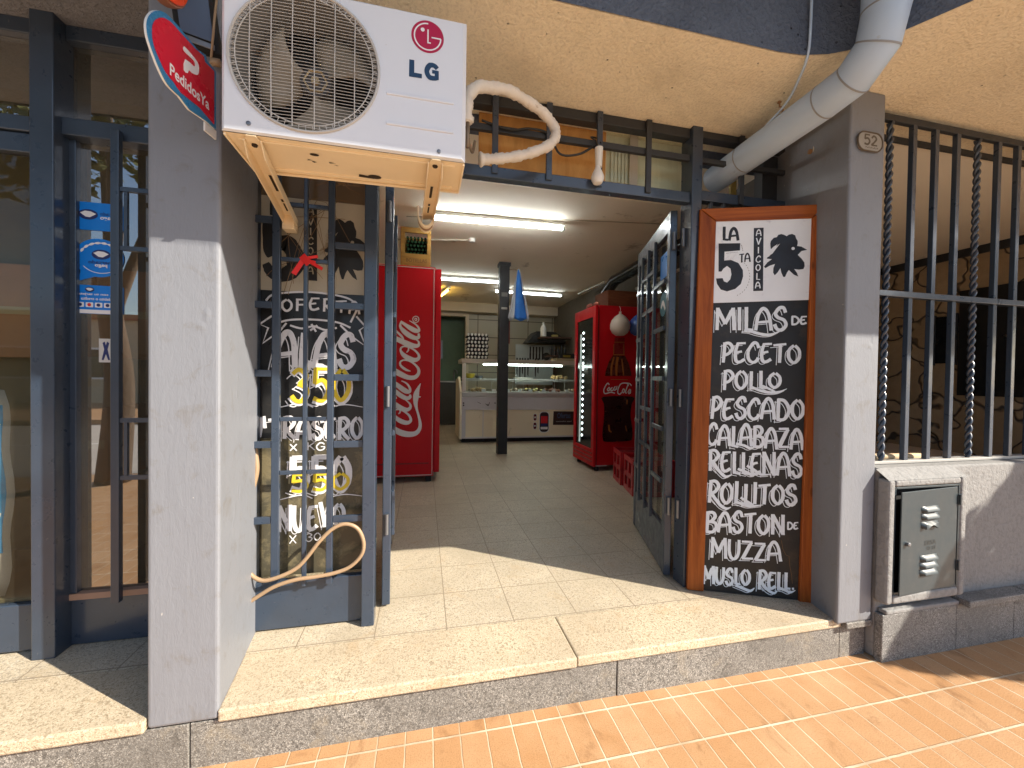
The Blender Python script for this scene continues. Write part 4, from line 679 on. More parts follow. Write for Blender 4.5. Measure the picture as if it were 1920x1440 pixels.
# door leaves
def door_leaf(root, hx, hy, fx, fy, side):
    a = V(hx, hy, 0); d = V(fx-hx, fy-hy, 0); L = d.length; d.normalize(); n = V(-d.y, d.x, 0)*side
    def fn(u, z, e): return tuple(a+d*u+n*e+V(0, 0, z))
    def bx(u0, u1, z0, z1, e0, e1): return MB().obox(fn(u0, z0, e0), d*(u1-u0), n*(e1-e0), V(0, 0, z1-z0))
    for u0, u1 in ((0, .055), (L-.05, L)): bx(u0, u1, .012, 2.128, -.02, .02).build('stile', navy, root, bevel=.004)
    bx(.0555, L-.0505, 2.02, 2.128, -.018, .018).build('top_rail', navy, root, bevel=.003); bx(.0555, L-.0505, .012, .28, -.016, .016).build('kick_panel', navy, root, bevel=.003)
    bx(.056, L-.051, .281, 2.019, -.002, .002).build('pane', glassD, root)
    us = [.055+(L-.105)*q for q in (.32, .55, .78)]
    for u in us: bx(u-.013, u+.013, .26, 2.04, .020, .038).build('bar', navy, root, bevel=.002)
    zz = ((.056, us[0]-.014, (.55, .86, 1.16, 1.46, 1.74)), (us[0]+.014, us[2]-.014, (.70, .95, 1.62, 1.86)), (us[2]+.014, L-.051, (.5, .84, 1.15, 1.45, 1.8)))
    for u0, u1, z_ in zz:
        for z in z_: bx(u0, u1, z-.013, z+.013, .021, .035).build('rung', navy, root, bevel=.002)
    for z in (.42, 1.05, 1.95): MB().tube([fn(-.012, z-.05, 0), fn(-.012, z+.05, 0)], .010, 10).build('hinge', MATS['worn_steel'], root)
    return fn, bx, L
t = thing('door_leaf', 'open barred glass door leaf, folded in at the right of the doorway', 'door', (1.40, 2.05, 0))
fn, bx, L = door_leaf(t, 1.398, 2.055, 1.648, 2.845, 1)
s = tag(bx(.10, .24, 1.78, 1.93, .003, .006).build('door_sticker', blueM, loc=(1.44, 2.2, 1.78)), 'blue sticker high on the glass of the open right door leaf', 'sticker')
s = tag(MB().disc((.17, 1.62), .075, fn, .004, 24).build('door_sticker', mk('teal_print', (.02, .16, .22), .4), loc=(1.45, 2.2, 1.55)), 'round teal sticker below the blue one on the right door leaf', 'sticker')
MB().ribbon([(.12, 1.58, .02), (.17, 1.63, .03), (.21, 1.60, .02)], fn, .006).build('mark', whiteM, s)
t = thing('door_leaf', 'open door leaf seen edge on beside the left grille post', 'door', (-.17, 2.03, 0))
door_leaf(t, -.172, 2.045, -.222, 2.83, -1)
# hose behind / around the left grille and red ribbon
hoseM = mk('tan_hose', (.33, .225, .135), .45, var=.12, vs=10)
P = [(-.76, 1.902, .142), (-.688, 1.900, .19), (-.621, 1.897, .228), (-.54, 1.895, .250), (-.456, 1.895, .256), (-.378, 1.897, .265), (-.314, 1.9, .287), (-.267, 1.902, .337), (-.26, 1.903, .395), (-.286, 1.903, .456), (-.337, 1.9, .481), (-.391, 1.897, .463), (-.443, 1.892, .413), (-.492, 1.888, .348), (-.533, 1.884, .306), (-.594, 1.880, .278), (-.662, 1.885, .263), (-.711, 1.895, .285), (-.745, 1.90, .335)]
t = thing('garden_hose', 'tan garden hose looped through the left grille above its kick panel', 'hose', (-.5, 1.9, .2))
MB().tube(spline(P, 6), .0085, 10).build('tube', hoseM, t, smooth='all')
MB().tube(spline([(-.735, 1.945, .62), (-.715, 1.95, .72), (-.722, 1.955, .80), (-.738, 1.96, .90)], 6), .011, 8).build('tail', hoseM, t, smooth='all')
m = MB()
for a, b, c_ in (((-.53, 1.912, 1.66), (-.47, 1.90, 1.64), .016), ((-.52, 1.91, 1.655), (-.555, 1.895, 1.585), .02), ((-.51, 1.905, 1.66), (-.46, 1.9, 1.67), .012), ((-.50, 1.908, 1.65), (-.44, 1.895, 1.615), .014), ((-.525, 1.905, 1.67), (-.495, 1.9, 1.635), .03)): m.bar(a, b, c_, .003, (0, 1, .3))
tag(m.build('ribbon', mk('red_ribbon', (.72, .02, .02), .5), loc=(-.51, 1.91, 1.63)), 'red ribbon knotted on the left grille over the old sign', 'ribbon')
wireM = mk('rusty_wire', (.22, .13, .06), .7)
m = MB()
for k in range(9): m.tube(spline([(-.70+random.uniform(0, .38), 1.96, 1.50+random.uniform(0, .1)), (-.55+random.uniform(-.1, .15), 1.965, 1.6+random.uniform(-.05, .35)), (-.40+random.uniform(-.1, .1), 1.96, 1.62+random.uniform(0, .4))], 4), .0012, 4)
for k in range(10): m.tube(spline([(-.36+random.uniform(-.1, .1), 1.955, 2.02), (-.36+random.uniform(-.06, .06), 1.95, 2.04+random.uniform(-.03, .03)), (-.36+random.uniform(-.14, .12), 1.955, 2.04+random.uniform(-.06, .05))], 4), .0016, 4)
tag(m.build('loose_wire', wireM, loc=(-.5, 1.96, 1.6)), 'thin rusty wires tangled behind the bars of the left grille', 'wire')
# ================================================================ AIR CONDITIONER
acW = mk('ac_white', (.70, .735, .80), .42, var=.05, vs=3, dirt=(.40, .33, .24), dth=.685, ds=30)
acB = mk('ac_beige', (.84, .70, .48), .5, var=.10, vs=4, dirt=(.25, .15, .07), dth=.70, ds=16)
drk = mk('black_cavity', (.012, .012, .012), .7)
t = thing('air_conditioner', 'white wall mounted air conditioner unit with round fan grille above the door', 'air conditioner', (-.22, 1.42, 1.847))
f = FY(1.300)
CX, CZ, RR = -.350, 2.076, .2035; X0, X1, Z0, Z1 = -.573, .123, 1.847, 2.292
n = 72; m = MB(); ring = []; outer = []
for k in range(n):
    a = 2*math.pi*k/n; c, s = math.cos(a), math.sin(a); ring.append((CX+RR*c, 1.300, CZ+RR*s))
    ks = []
    if c > 1e-6: ks.append((X1-.012-CX)/c)
    if c < -1e-6: ks.append((X0+.008-CX)/c)
    if s > 1e-6: ks.append((Z1-.010-CZ)/s)
    if s < -1e-6: ks.append((Z0+.004-CZ)/s)
    q = min(ks); outer.append((CX+q*c, 1.300, CZ+q*s))
inner = [(x, 1.312, z) for x, y, z in ring]
def grid_front():
    vs = ring+outer+inner; fs = []
    for k in range(n):
        j = (k+1) % n; fs += [(k, j, n+j, n+k), (k, 2*n+k, 2*n+j, j)]
    for cx, cz in ((X1-.012, Z1-.010), (X0+.008, Z1-.010), (X0+.008, Z0+.004), (X1-.012, Z0+.004)):
        for k in range(n):
            a, b = outer[k], outer[(k+1) % n]
            if abs(a[0]-b[0]) > 1e-6 and abs(a[2]-b[2]) > 1e-6 and (abs(a[0]-cx) < .08 and abs(a[2]-cz) < .08 and abs(b[0]-cx) < .08 and abs(b[2]-cz) < .08):
                vs.append((cx, 1.300, cz)); fs.append((n+k, n+(k+1) % n, len(vs)-1))
    return vs, fs
vs, fs = grid_front(); m = MB().add(vs, fs)
# rounded edges and the cabinet sides
A = [(X0+.008, 1.300, Z0+.004), (X1-.012, 1.300, Z0+.004), (X1-.012, 1.300, Z1-.010), (X0+.008, 1.300, Z1-.010)]
Bq = [(X0, 1.307, Z0), (X1, 1.312, Z0), (X1, 1.312, Z1), (X0, 1.307, Z1)]; Cq = [(X0, 1.525, Z0), (X1, 1.525, Z0), (X1, 1.525, Z1), (X0, 1.525, Z1)]
m.add(A+Bq+Cq, [(i, (i+1) % 4, (i+1) % 4+4, i+4) for i in range(4)]+[(i+4, (i+1) % 4+4, (i+1) % 4+8, i+8) for i in (1, 2, 3)]+[(8, 9, 10, 11)])
m.build('cabinet', acW, t)
m = MB().lathe([(RR-.001, 0), (RR-.012, .02), (RR-.016, .12)], (CX, 1.312, CZ), 64, (0, 1, 0)); m.f = m.f[:-2]
m.build('shroud', mk('ac_shroud', (.16, .155, .145), .6), t, smooth=True)
box(X0+.02, CX+.22, 1.47, 1.49, Z0+.01, Z1-.01).build('coil', drk, t)
m = MB()
for k in range(1, 43):
    z = CZ-RR+2*RR*k/43; hw = math.sqrt(max(0, RR**2-(z-CZ)**2))-.004
    if hw > .01: m.tube([(CX-hw, 1.2985, z), (CX, 1.294, z), (CX+hw, 1.2985, z)], .0009, 5)
for x in (-.148, -.092, -.036, .024, .080, .136):
    hz = math.sqrt(RR**2-x*x)-.004; m.tube([(CX+x, 1.2955, CZ-hz), (CX+x, 1.291, CZ), (CX+x, 1.2955, CZ+hz)], .0016, 6)
for rr, q in ((RR+.002, .0042), (RR-.016, .0016)): m.tube([(CX+rr*math.cos(a*.0982), 1.2975, CZ+rr*math.sin(a*.0982)) for a in range(65)], q, 6, cap=False)
for k in range(64):
    a = k*.0982; m.tube([(CX+(RR-.017)*math.cos(a), 1.297, CZ+(RR-.017)*math.sin(a)), (CX+(RR-.001)*math.cos(a), 1.299, CZ+(RR-.001)*math.sin(a))], .0012, 4)
m.build('fan_grille', mk('grille_wire', (.50, .49, .47), .4, .0, dirt=(.30, .22, .15), dth=.6, ds=20), t, smooth=True)
fan = MB().lathe([(.044, 0), (.048, .01), (.048, .05), (.02, .052)], (CX+.012, 1.355, CZ-.016), 24, (0, 1, 0)).build('fan_hub', mk('fan_dark', (.05, .045, .04), .5), t, smooth=True)
for j in range(3):
    th = R(28+120*j); m = MB(); P = []
    for i in range(8):
        r_ = .042+(.178-.042)*i/7; a0 = th-.05-.45*(i/7)**1.2; a1 = th+.95+.22*math.sin(i/7*3.0)
        for q in range(6):
            a = a0+(a1-a0)*q/5; P.append((CX+.012+r_*math.cos(a), 1.350+.045*q/5+.006*math.sin(i), CZ-.016+r_*math.sin(a)))
    m.add(P, [(i*6+q, i*6+q+1, i*6+q+7, i*6+q+6) for i in range(7) for q in range(5)])
    o = m.build('blade', mk('fan_blade', (.24, .20, .145), .45, var=.08), fan, smooth='all'); md = o.modifiers.new('solid', 'SOLIDIFY'); md.thickness = .003
m = MB().lathe([(.006, -.004), (.012, -.004), (.013, .004)], (CX+.012, 1.352, CZ-.016), 12, (0, 1, 0))
for k in range(6): m.tube([(CX+.012+.034*math.cos(k*1.047), 1.354, CZ-.016+.034*math.sin(k*1.047)), (CX+.012+.034*math.cos(k*1.047+1.047), 1.354, CZ-.016+.034*math.sin(k*1.047+1.047))], .003, 5)
m.build('hub_cap', mk('hub_cap', (.40, .30, .16), .4, .3), fan, smooth=True)
# underside pan with lip, dents and a drain hole
m = MB().add([(X0+.002, 1.309, Z0-.001), (X1-.002, 1.313, Z0-.001), (X1-.002, 1.515, Z0-.001), (X0+.002, 1.530, Z0-.001)], [(0, 1, 2, 3)])
m.build('base_pan', acB, t)
m = MB()
for p, q in (((X0+.004, 1.312, Z0-.004), (X0+.004, 1.53, Z0-.004)), ((X0+.004, 1.528, Z0-.006), (X1-.004, 1.514, Z0-.006)), ((X1-.004, 1.315, Z0-.004), (X1-.004, 1.515, Z0-.004)), ((X0+.03, 1.335, Z0-.002), (X1-.03, 1.335, Z0-.002)), ((X0+.03, 1.500, Z0-.002), (X1-.03, 1.488, Z0-.002))): m.bar(p, q, .007, .008)
m.build('pan_lip', acB, t, bevel=.002)
m = MB().disc((-.175, 1.475), .022, lambda a, b, d: (a, b, Z0-.0025), 0, 18, ry=.014); m.flat([(-.225, 1.468), (-.17, 1.478), (-.18, 1.49), (-.23, 1.486)], lambda a, b, d: (a, b, Z0-.0027), 0)
m.disc((-.345, 1.375), .014, lambda a, b, d: (a, b, Z0-.0025), 0, 12, ry=.008)
for cx, cy in ((-.365, 1.41), (-.30, 1.415), (-.355, 1.42), (-.29, 1.422)): m.flat([(cx+random.uniform(-.012, .012), cy+random.uniform(-.006, .006)) for k in range(3)], lambda a, b, d: (a, b, Z0-.0028), 0)
m.build('drain_hole', mk('rust_dark', (.03, .018, .01), .8), t)
tag_m = MB().disc((.000, 2.218), .050, f, -.0006, 40).build('emblem', mk('logo_red', (.42, .008, .055), .35, var=.03), t)
k_ = Ink(f, -.0008); q = .0042
k_.stroke([(.000+.0405*math.cos(R(a)), 2.218+.0405*math.sin(R(a)), q) for a in range(88, 361, 8)]); k_.stroke([(.0405, 2.218, q), (.012, 2.218, q)]); k_.stroke([(.001, 2.241, q), (.001, 2.199, q)]); k_.stroke([(-.001, 2.200, q), (.010, 2.200, q)])
k_.m.disc((-.0155, 2.237), .0062, f, -.0012, 14); k_.m.build('lines', whiteM, tag_m)
k_ = Ink(f, -.0008); q = .0155
k_.stroke([(-.0475, 2.138, q), (-.0475, 2.0855, q)]); k_.stroke([(-.055, 2.0925, q*.92), (-.0165, 2.0925, q*.92)])
k_.m.build('letter', mk('logo_navy', (.012, .045, .11), .4, var=.05), t); k_ = Ink(f, -.0008)
k_.stroke([(.031, 2.124, q*.85), (.021, 2.132, q*.95), (.007, 2.130, q), (-.0015, 2.112, q), (.006, 2.0945, q), (.022, 2.0925, q*.95), (.030, 2.096, q*.9)]); k_.stroke([(.0295, 2.089, q*.8), (.0295, 2.114, q*.8)]); k_.stroke([(.015, 2.1125, q*.7), (.0355, 2.1125, q*.7)])
k_.m.build('letter', mk('logo_navy', (.012, .045, .11), .4, var=.05), t)
for z in (2.024, 1.932): box(-.122, .084, 1.296, 1.301, z-.005, z+.004).build('rib', acW, t, bevel=.002)
for x, z in ((-.502, 1.873), (.039, 1.866)): MB().lathe([(.0065, 0), (.0065, .003), (.004, .004)], (x, 1.301, z), 12, (0, -1, 0)).build('screw', MATS['worn_steel'], t)
# steel carrier brackets from the wall line out under the unit
def bracket(xf, xb, label, hook, y1=1.955):
    t = thing('carrier_bracket', label, 'bracket', ((xf+xb)/2, 1.6, 1.84), 'brackets under the air conditioner')
    y0 = 1.300; z = 1.8395; d = V(xb-xf, y1-y0, 0); s = V(1, 0, 0)
    def at(u, x, zz): return V(xf, y0, 0)+d*u+V(x, 0, zz)
    hw = .022
    m = MB()
    m.add([at(0, -hw*.6, z), at(0, hw*.6, z), at(.06, hw, z), at(1, hw, z), at(1, -hw, z), at(.06, -hw, z)], [(0, 1, 2, 3, 4, 5)])
    for e in (-1, 1): m.add([at(.03, e*hw, z), at(1, e*hw, z), at(1, e*(hw+.002), z-.040), at(.10, e*(hw+.002), z-.036), at(.03, e*hw, z-.006)], [(0, 1, 2, 3, 4)])
    o = m.build('channel', acB, t); md = o.modifiers.new('solid', 'SOLIDIFY'); md.thickness = .003; md.offset = 0; md = o.modifiers.new('bevel', 'BEVEL'); md.width = .001
    m = MB()
    for u0, u1, w_ in ((.36, .55, .0045), (.66, .70, .004), (.72, .84, .003)): m.add([at(u0, -w_, z-.003), at(u0, w_, z-.003), at(u1, w_, z-.003), at(u1, -w_, z-.003)], [(0, 1, 2, 3)])
    m.build('slot', MATS['rust_dark'], t)
    c = at(.07, 0, z-.002); MB().lathe([(.009, 0), (.008, .005), (.004, .0055)], c, 6, (0, 0, -1)).build('bolt', MATS['rust_dark'], t)
    if hook:
        P = []
        for k in range(13):
            a = R(180+180*k/12); P.append(at(.93, .036*math.cos(a)-.005, z-.002+.058*math.sin(a)))
        P = [at(.93, -.041, z+.03)]+P+[at(.93, .031, z+.03)]
        cc = at(.93, -.005, z-.002)
        def band(nm, mat, y0_, y1_, k):
            vs = []
            for p in P:
                q = cc+(p-cc)*k
                if p.z > z: q.z = p.z
                vs += [p+V(0, y0_, 0), p+V(0, y1_, 0), q+V(0, y1_, 0), q+V(0, y0_, 0)]
            MB().add(vs, [(i*4+a, i*4+(a+1) % 4, i*4+4+(a+1) % 4, i*4+4+a) for i in range(len(P)-1) for a in range(4)]+[(0, 1, 2, 3), tuple(range(len(vs)-4, len(vs)))]).build(nm, mat, t, bevel=.001)
        band('strap', acB, -.034, -.012, .84); band('strap', acB, .012, .034, .84); band('strap_web', mk('rust_brown', (.30, .16, .07), .7), -.0115, .0115, .93)
    else:
        box(xb-.024, xb+.024, 1.90, 1.96, z-.06, z+.0).build('foot', acB, t, bevel=.002)
bracket(-.497, -.580, 'beige slotted steel bracket under the left end of the air conditioner', False)
bracket(.030, .005, 'beige slotted steel bracket with a bent strap under the right end', True, 1.80)
# taped refrigerant hose
t = thing('refrigerant_hose', 'white taped hose looping out of the air conditioner beside the boards', 'hose', (.3, 1.7, 2.3))
P = spline([(.150, 1.56, 2.135), (.150, 1.56, 2.19), (.158, 1.58, 2.25), (.195, 1.60, 2.305), (.255, 1.64, 2.342), (.335, 1.68, 2.372), (.43, 1.74, 2.385), (.52, 1.78, 2.372), (.578, 1.80, 2.335), (.592, 1.80, 2.292), (.565, 1.80, 2.245), (.50, 1.80, 2.205), (.42, 1.80, 2.172), (.34, 1.80, 2.150), (.275, 1.80, 2.137), (.23, 1.80, 2.130)], 7)
rr = [.0230*(1+.09*math.sin(i*2.7)+.07*math.sin(i*.9)+random.uniform(-.06, .06)) for i in range(len(P))]; rr[-4:] = [.030, .033, .030, .018]
tapeM = mk('white_tape', (.72, .66, .58), .6, var=.10, vs=14, bmp=.7, bs=40, bdist=.006, dirt=(.40, .30, .20), dth=.62, ds=12)
MB().tube(P, rr, 14).build('wrap', tapeM, t, smooth='all')
m = MB().tube(spline([(.150, 1.57, 2.20), (.158, 1.60, 2.12), (.185, 1.66, 2.08), (.20, 1.70, 2.15)], 6), .006, 8); m.tube([(.155, 1.56, 2.14), (.155, 1.56, 2.04)], .008, 8)
m.build('copper_line', mk('dull_copper', (.25, .20, .15), .5, .6), t, smooth='all')
o = MB().tube([(.165, 1.75, 2.40), (.165, 1.75, 2.20)], .012, 10); o.tube([(.15, 1.75, 2.27), (.20, 1.75, 2.27)], .012, 10)
o.build('valve', wM, t, smooth=True)

# ================================================================ SIGNS ON THE LEFT PILLAR
dS = V(.186, .983, 0).normalized(); nS = V(dS.y, -dS.x, 0)
def fS(a, b, d): return tuple(V(-.677, 1.5, 0)+dS*a+V(0, 0, b)-nS*d)
t = thing('delivery_sign', 'red tongue shaped delivery sign with blue border projecting from the left pillar', 'sign', (-.70, 1.4, 2.05))
so_ = smoothpoly(D['sign_outer'][2:-1], 3)[:-3]; so_ = [tuple(D['sign_outer'][0]), tuple(D['sign_outer'][1])]+so_+[tuple(D['sign_outer'][-1])]
si_ = smoothpoly(D['sign_inner'][2:-1], 3)[:-3]; si_ = [tuple(D['sign_inner'][0]), tuple(D['sign_inner'][1])]+si_+[tuple(D['sign_inner'][-1])]
bl = mk('sign_blue', (.03, .20, .42), .3, var=.06); rd = mk('sign_red', (.60, .004, .03), .28, var=.06, vs=3, coat=.3)
MB().prism(so_, fS, .0, .004).build('border', bl, t)
MB().prism([(a*1.004, b) for a, b in so_], fS, .0042, .010).build('rim', mk('rim_white', (.75, .76, .76), .3), t)
MB().prism(si_, fS, -.002, -.0003).build('panel', rd, t)
MB().prism(smoothpoly(D['plogo'], 2), fS, -.0032, -.0022).build('emblem', whiteM, t)
text_mb('PedidosYa', fS, -.183, -.031, 1.990, 2.024, -.0030, .022).build('lettering', whiteM, t)
MB().obox(fS(-.035, 1.925, .012), dS*.05, nS*.006, V(0, 0, .028)).build('bracket', mk('rim_white', (1, 1, 1)), t)
t = thing('round_sign', 'orange red rounded sign cut by the picture edge above the delivery sign', 'sign', (-.72, 1.38, 2.22))
P = [(-.20+.085*math.cos(R(a)), 2.265+.085*math.sin(R(a))*.9) for a in range(180, 361, 12)]+[(-.115, 2.6), (-.285, 2.6)]
MB().prism(P, fS, -.0, .03).build('case', mk('sign_rim_brown', (.25, .10, .05), .4), t, bevel=.004); MB().prism([(a*.955-.009, b+.006) for a, b in P], fS, -.006, -.0003).build('panel', mk('orange_red', (.75, .06, .015), .25), t, bevel=.004)
t = thing('flood_lamp', 'dark flood lamp with bluish glass on the pillar beside the air conditioner', 'lamp', (-.70, 1.45, 2.3))
hz = V(.35, -.94, 0).normalized(); hx = V(.94, .35, 0); ht = V(0, 0, 1)
o = V(-.775, 1.47, 2.20)
MB().obox(o, hx*.115, V(0, .045, 0), ht*.24+V(-.03, 0, 0)).build('housing', drk, t, bevel=.006)
MB().obox(o+hx*.014+V(0, -.004, .03), hx*.085, V(0, .003, 0), ht*.20+V(-.025, 0, 0)).build('lens', mk('lamp_glass', (.10, .14, .22), .12), t, bevel=.002)
MB().obox(o+hx*.012+V(0, -.006, .005), hx*.09, V(0, .005, 0), ht*.018).build('bezel', mk('worn_steel', (1, 1, 1)), t, bevel=.002)
m = MB().tube([(-.690, 1.50, 2.16), (-.675, 1.49, 2.30), (-.655, 1.49, 2.52)], .0035, 8); m.tube([(-.690, 1.505, 2.17), (-.665, 1.505, 2.17)], .012, 8)
m.build('stay', mk('tan_hose', (1, 1, 1)), t, smooth='all')

# ================================================================ RIGHT PILLAR AND PIPE
pipeM = mk('grey_pipe', (.44, .56, .72), .45, var=.08, vs=4, bmp=.1, dirt=(.30, .26, .22), dth=.66, ds=10)
t = thing('vent_pipe', 'thick pale grey sheet metal vent pipe bending up past the right pillar', 'pipe', (1.72, 1.6, 2.39))
SEG = [(1.725, 2.14, 2.38), (1.722, 1.90, 2.385), (1.720, 1.445, 2.395), (1.720, 1.325, 2.405), (1.718, 1.235, 2.475), (1.712, 1.205, 2.585), (1.708, 1.200, 2.75), (1.700, 1.200, 4.2)]
MB().tube(SEG, .0755, 40).build('duct', pipeM, t, smooth=True)
for i in (1, 2, 3, 4, 5, 6):
    p = V(*SEG[i]); d = (V(*SEG[i+1])-V(*SEG[i-1])).normalized()*.003; MB().tube([p-d, p+d], .0768, 40).build('seam', mk('seam_grey', (.27, .28, .30), .5), t, smooth=True)
t = tag(MB().tube(spline([(1.575, 1.395, 3.4), (1.573, 1.39, 2.9), (1.572, 1.392, 2.62), (1.58, 1.41, 2.535), (1.61, 1.47, 2.50), (1.655, 1.58, 2.465), (1.668, 1.75, 2.42), (1.68, 1.93, 2.32)], 6), .0055, 8).build('cable', pipeM, smooth='all', loc=(1.57, 1.4, 2.6)), 'thin grey cable running down the slate wall and along the vent pipe', 'cable')
m = MB().tube([(1.707, 1.666, 2.542), (1.707, 1.666, 2.515), (1.712, 1.655, 2.505), (1.712, 1.65, 2.485), (1.702, 1.645, 2.475)], .0035, 6); m.lathe([(.006, 0), (.01, -.006), (.004, -.012)], (1.705, 1.666, 2.54), 8)
tag(m.build('hook', MATS['rust_brown'], smooth='all', loc=(1.707, 1.666, 2.54)), 'small rusty hook in the cream soffit above the vent pipe', 'hook')
t = thing('house_number', 'oval grey house number plaque on the right pillar', 'plaque', (2.053, 1.5, 2.293)); f = FY(1.499)
P = rrect(1.979, 2.127, 2.250, 2.337, .040, 8); plq = mk('plaque_grey', (.31, .29, .26), .5)
MB().prism(P, f, -.003, .004).build('plate', plq, t, bevel=.002)
m = MB(); kk = [(a, .0, b) for a, b in P]
m.tube([(a, 1.4955, b) for a, b in P]+[(P[0][0], 1.4955, P[0][1])], .0035, 6, cap=False); m.build('rim', mk('plaque_brown', (.10, .075, .05), .6), t, smooth='all')
plb = MATS['plaque_brown']
k_ = Ink(f, -.0035); letters('52', (2.012, 2.278), (2.098, 2.278), (2.012, 2.326), (2.098, 2.326), k_, .2)
for j in range(9): k_.stroke([(2.026+.0085*j, 2.264, .004), (2.030+.0085*j, 2.269-.004*(j % 2), .005)])
k_.m.build('numerals', plb, t)
t = thing('wall_socket', 'small chipped cable outlet on the inner face of the right pillar', 'socket', (2.01, 1.75, 2.385))
m = MB().lathe([(.030, -.006), (.030, .008), (.024, .012), (.014, .012), (.012, .003)], (2.016, 1.75, 2.385), 14, (-1, .3, 0)); m.build('plate', wM, t, smooth=True)
MB().lathe([(.012, 0), (.012, .016), (.002, .017)], (2.008, 1.75, 2.38), 10, (-1, .3, 0)).build('stub', MATS['rust_brown'], t)

# ================================================================ RIGHT: LOW WALL, METER BOX, RAILINGS
t = thing('low_wall', 'pale rendered low wall on a granite plinth under the railings', 'wall', (4, 1.55, -.2))
box(2.172, 9, 1.503, 1.70, -.2, .735).build('body', lowM, t, bevel=.012, seg=3)
m = MB(); xs = [2.170, 2.66, 3.08, 3.55, 4.05, 4.6, 9]
for a, b in zip(xs, xs[1:]): m.box(a+.0015, b-.0015, 1.468+random.uniform(-.002, .002), 1.502, -.202, .030)
m.build('plinth', plinthM, t, bevel=.004)
m = MB()
for a, b in ((2.675, 3.12), (3.123, 3.6), (3.603, 9)): m.box(a, b, 1.425, 1.502, .031, .066)
m.build('ledge', plinthM, t, bevel=.006)
box(2.19, 2.67, 1.462, 1.502, .031, .052).build('mortar', lowM, t, bevel=.006)
t = thing('meter_cabinet', 'grey steel meter cabinet with louvred door set in the low wall', 'cabinet', (2.42, 1.45, .1))
m = MB().box(2.160, 2.200, 1.445, 1.502, .09, .690).box(2.628, 2.668, 1.445, 1.502, .09, .690).box(2.201, 2.627, 1.445, 1.502, .655, .690).box(2.201, 2.627, 1.445, 1.502, .09, .136)
m.build('surround', lowM, t, bevel=.012, seg=3)
MB().add([(2.160, 1.447, .688), (2.668, 1.447, .688), (2.668, 1.505, .730), (2.160, 1.505, .730)], [(0, 1, 2, 3)]).build('sloped_cap', lowM, t)
cabM = mk('cabinet_grey', (.034, .050, .060), .4, var=.10, vs=4, dirt=(.065, .08, .09), dth=.62, ds=7)
MB().box(2.201, 2.211, 1.450, 1.50, .137, .654).box(2.617, 2.627, 1.450, 1.50, .137, .654).box(2.212, 2.616, 1.450, 1.50, .644, .654).box(2.212, 2.616, 1.450, 1.50, .137, .147).build('frame', cabM, t, bevel=.002)
box(2.212, 2.616, 1.49, 1.50, .148, .643).build('back', drk, t)
dv = V(-.398, -.022, -.006); dn = V(-.05, 1, 0)*.008
def fC(a, b, d): return tuple(V(2.614, 1.452, .640)+dv*(1-a)+V(0, 0, (b-1)*.496)+V(.05, -1, 0)*(-d))
do = MB().obox(fC(0, 0, .0), V(*fC(1, 0, 0))-V(*fC(0, 0, 0)), V(0, .006, 0), V(0, 0, .496)).build('door', cabM, t, bevel=.002)
for j, z in enumerate((.79, .72, .64, .31, .24, .17)):
    m = MB(); a0, a1 = .34, .64; K = 8; vs = []
    for i in range(K+1):
        a = a0+(a1-a0)*i/K; e = 0 if i in (0, K) else 1; sag = .018*math.sin(i*1.2) if j == 2 else 0
        vs += [fC(a, z+.05, -.0005), fC(a, z+.028+sag*.3, -.013*e-.001), fC(a, z+.006-sag, -.016*e-.001), fC(a, z-.002-sag, -.010*e-.001)]
    m.add(vs, [(i*4+q, i*4+q+1, i*4+q+5, i*4+q+4) for i in range(K) for q in range(3)])
    m.build('louvre', cabM, do, smooth=True)
    MB().add([fC(a0+.012, z+.004, -.0012), fC(a1-.012, z+.004, -.0012), fC(a1-.012, z-.014, -.0012), fC(a0+.012, z-.014, -.0012)], [(0, 1, 2, 3)]).build('vent_gap', drk, do)
MB().lathe([(.010, 0), (.010, .012), (.005, .014)], fC(.10, .50, .0), 12, (0, -1, 0)).build('lock', MATS['worn_steel'], do)
text_mb('ERSA', fC, .42, .62, .455, .50, -.0012, .02).build('plate_lettering', mk('embossed', (.03, .038, .042), .4), do); text_mb('12 27', fC, .46, .62, .405, .44, -.0012, .02).build('plate_lettering', MATS['embossed'], do)
for z in (.22, .55): MB().tube([(2.622, 1.446, z), (2.622, 1.446, z+.05)], .005, 8).build('hinge', cabM, t)
t = thing('railing', 'dark steel railing of straight and twisted bars on the low wall', 'railing', (3.2, 1.58, .735))
fx = [2.300+.1535*i for i in range(30)]
box(2.172, 7, 1.572, 1.596, 2.478, 2.512).build('top_rail', navy_d, t, bevel=.003); box(2.172, 7, 1.560, 1.596, 1.592, 1.622).build('mid_rail', navy, t, bevel=.003); box(2.172, 7, 1.566, 1.60, .737, .752).build('bottom_rail', mk('pale_rail', (.40, .39, .37), .5), t, bevel=.003)
for i, x in enumerate(fx):
    if i % 4 == 0:
        m = MB()
        for ph in (0, math.pi): m.tube([(x+.0075*math.cos(ph+k*.42), 1.583+.0075*math.sin(ph+k*.42), .752+.0058*k) for k in range(298)], .0088, 6)
        m.build('twisted_bar', navy, t, smooth='all')
    else: box(x-.0135, x+.0135, 1.572, 1.595, .752, 2.479).build('bar', navy, t, bevel=.002)
tag(MB().tube([(2.2, 1.66, .76), (2.5, 1.68, .748), (2.75, 1.69, .742)], .018, 10).build('stick', mk('pale_wood', (.48, .36, .22), .6), smooth='all', loc=(2.4, 1.67, .75)), 'pale wooden stick lying on the low wall behind the railing', 'stick')

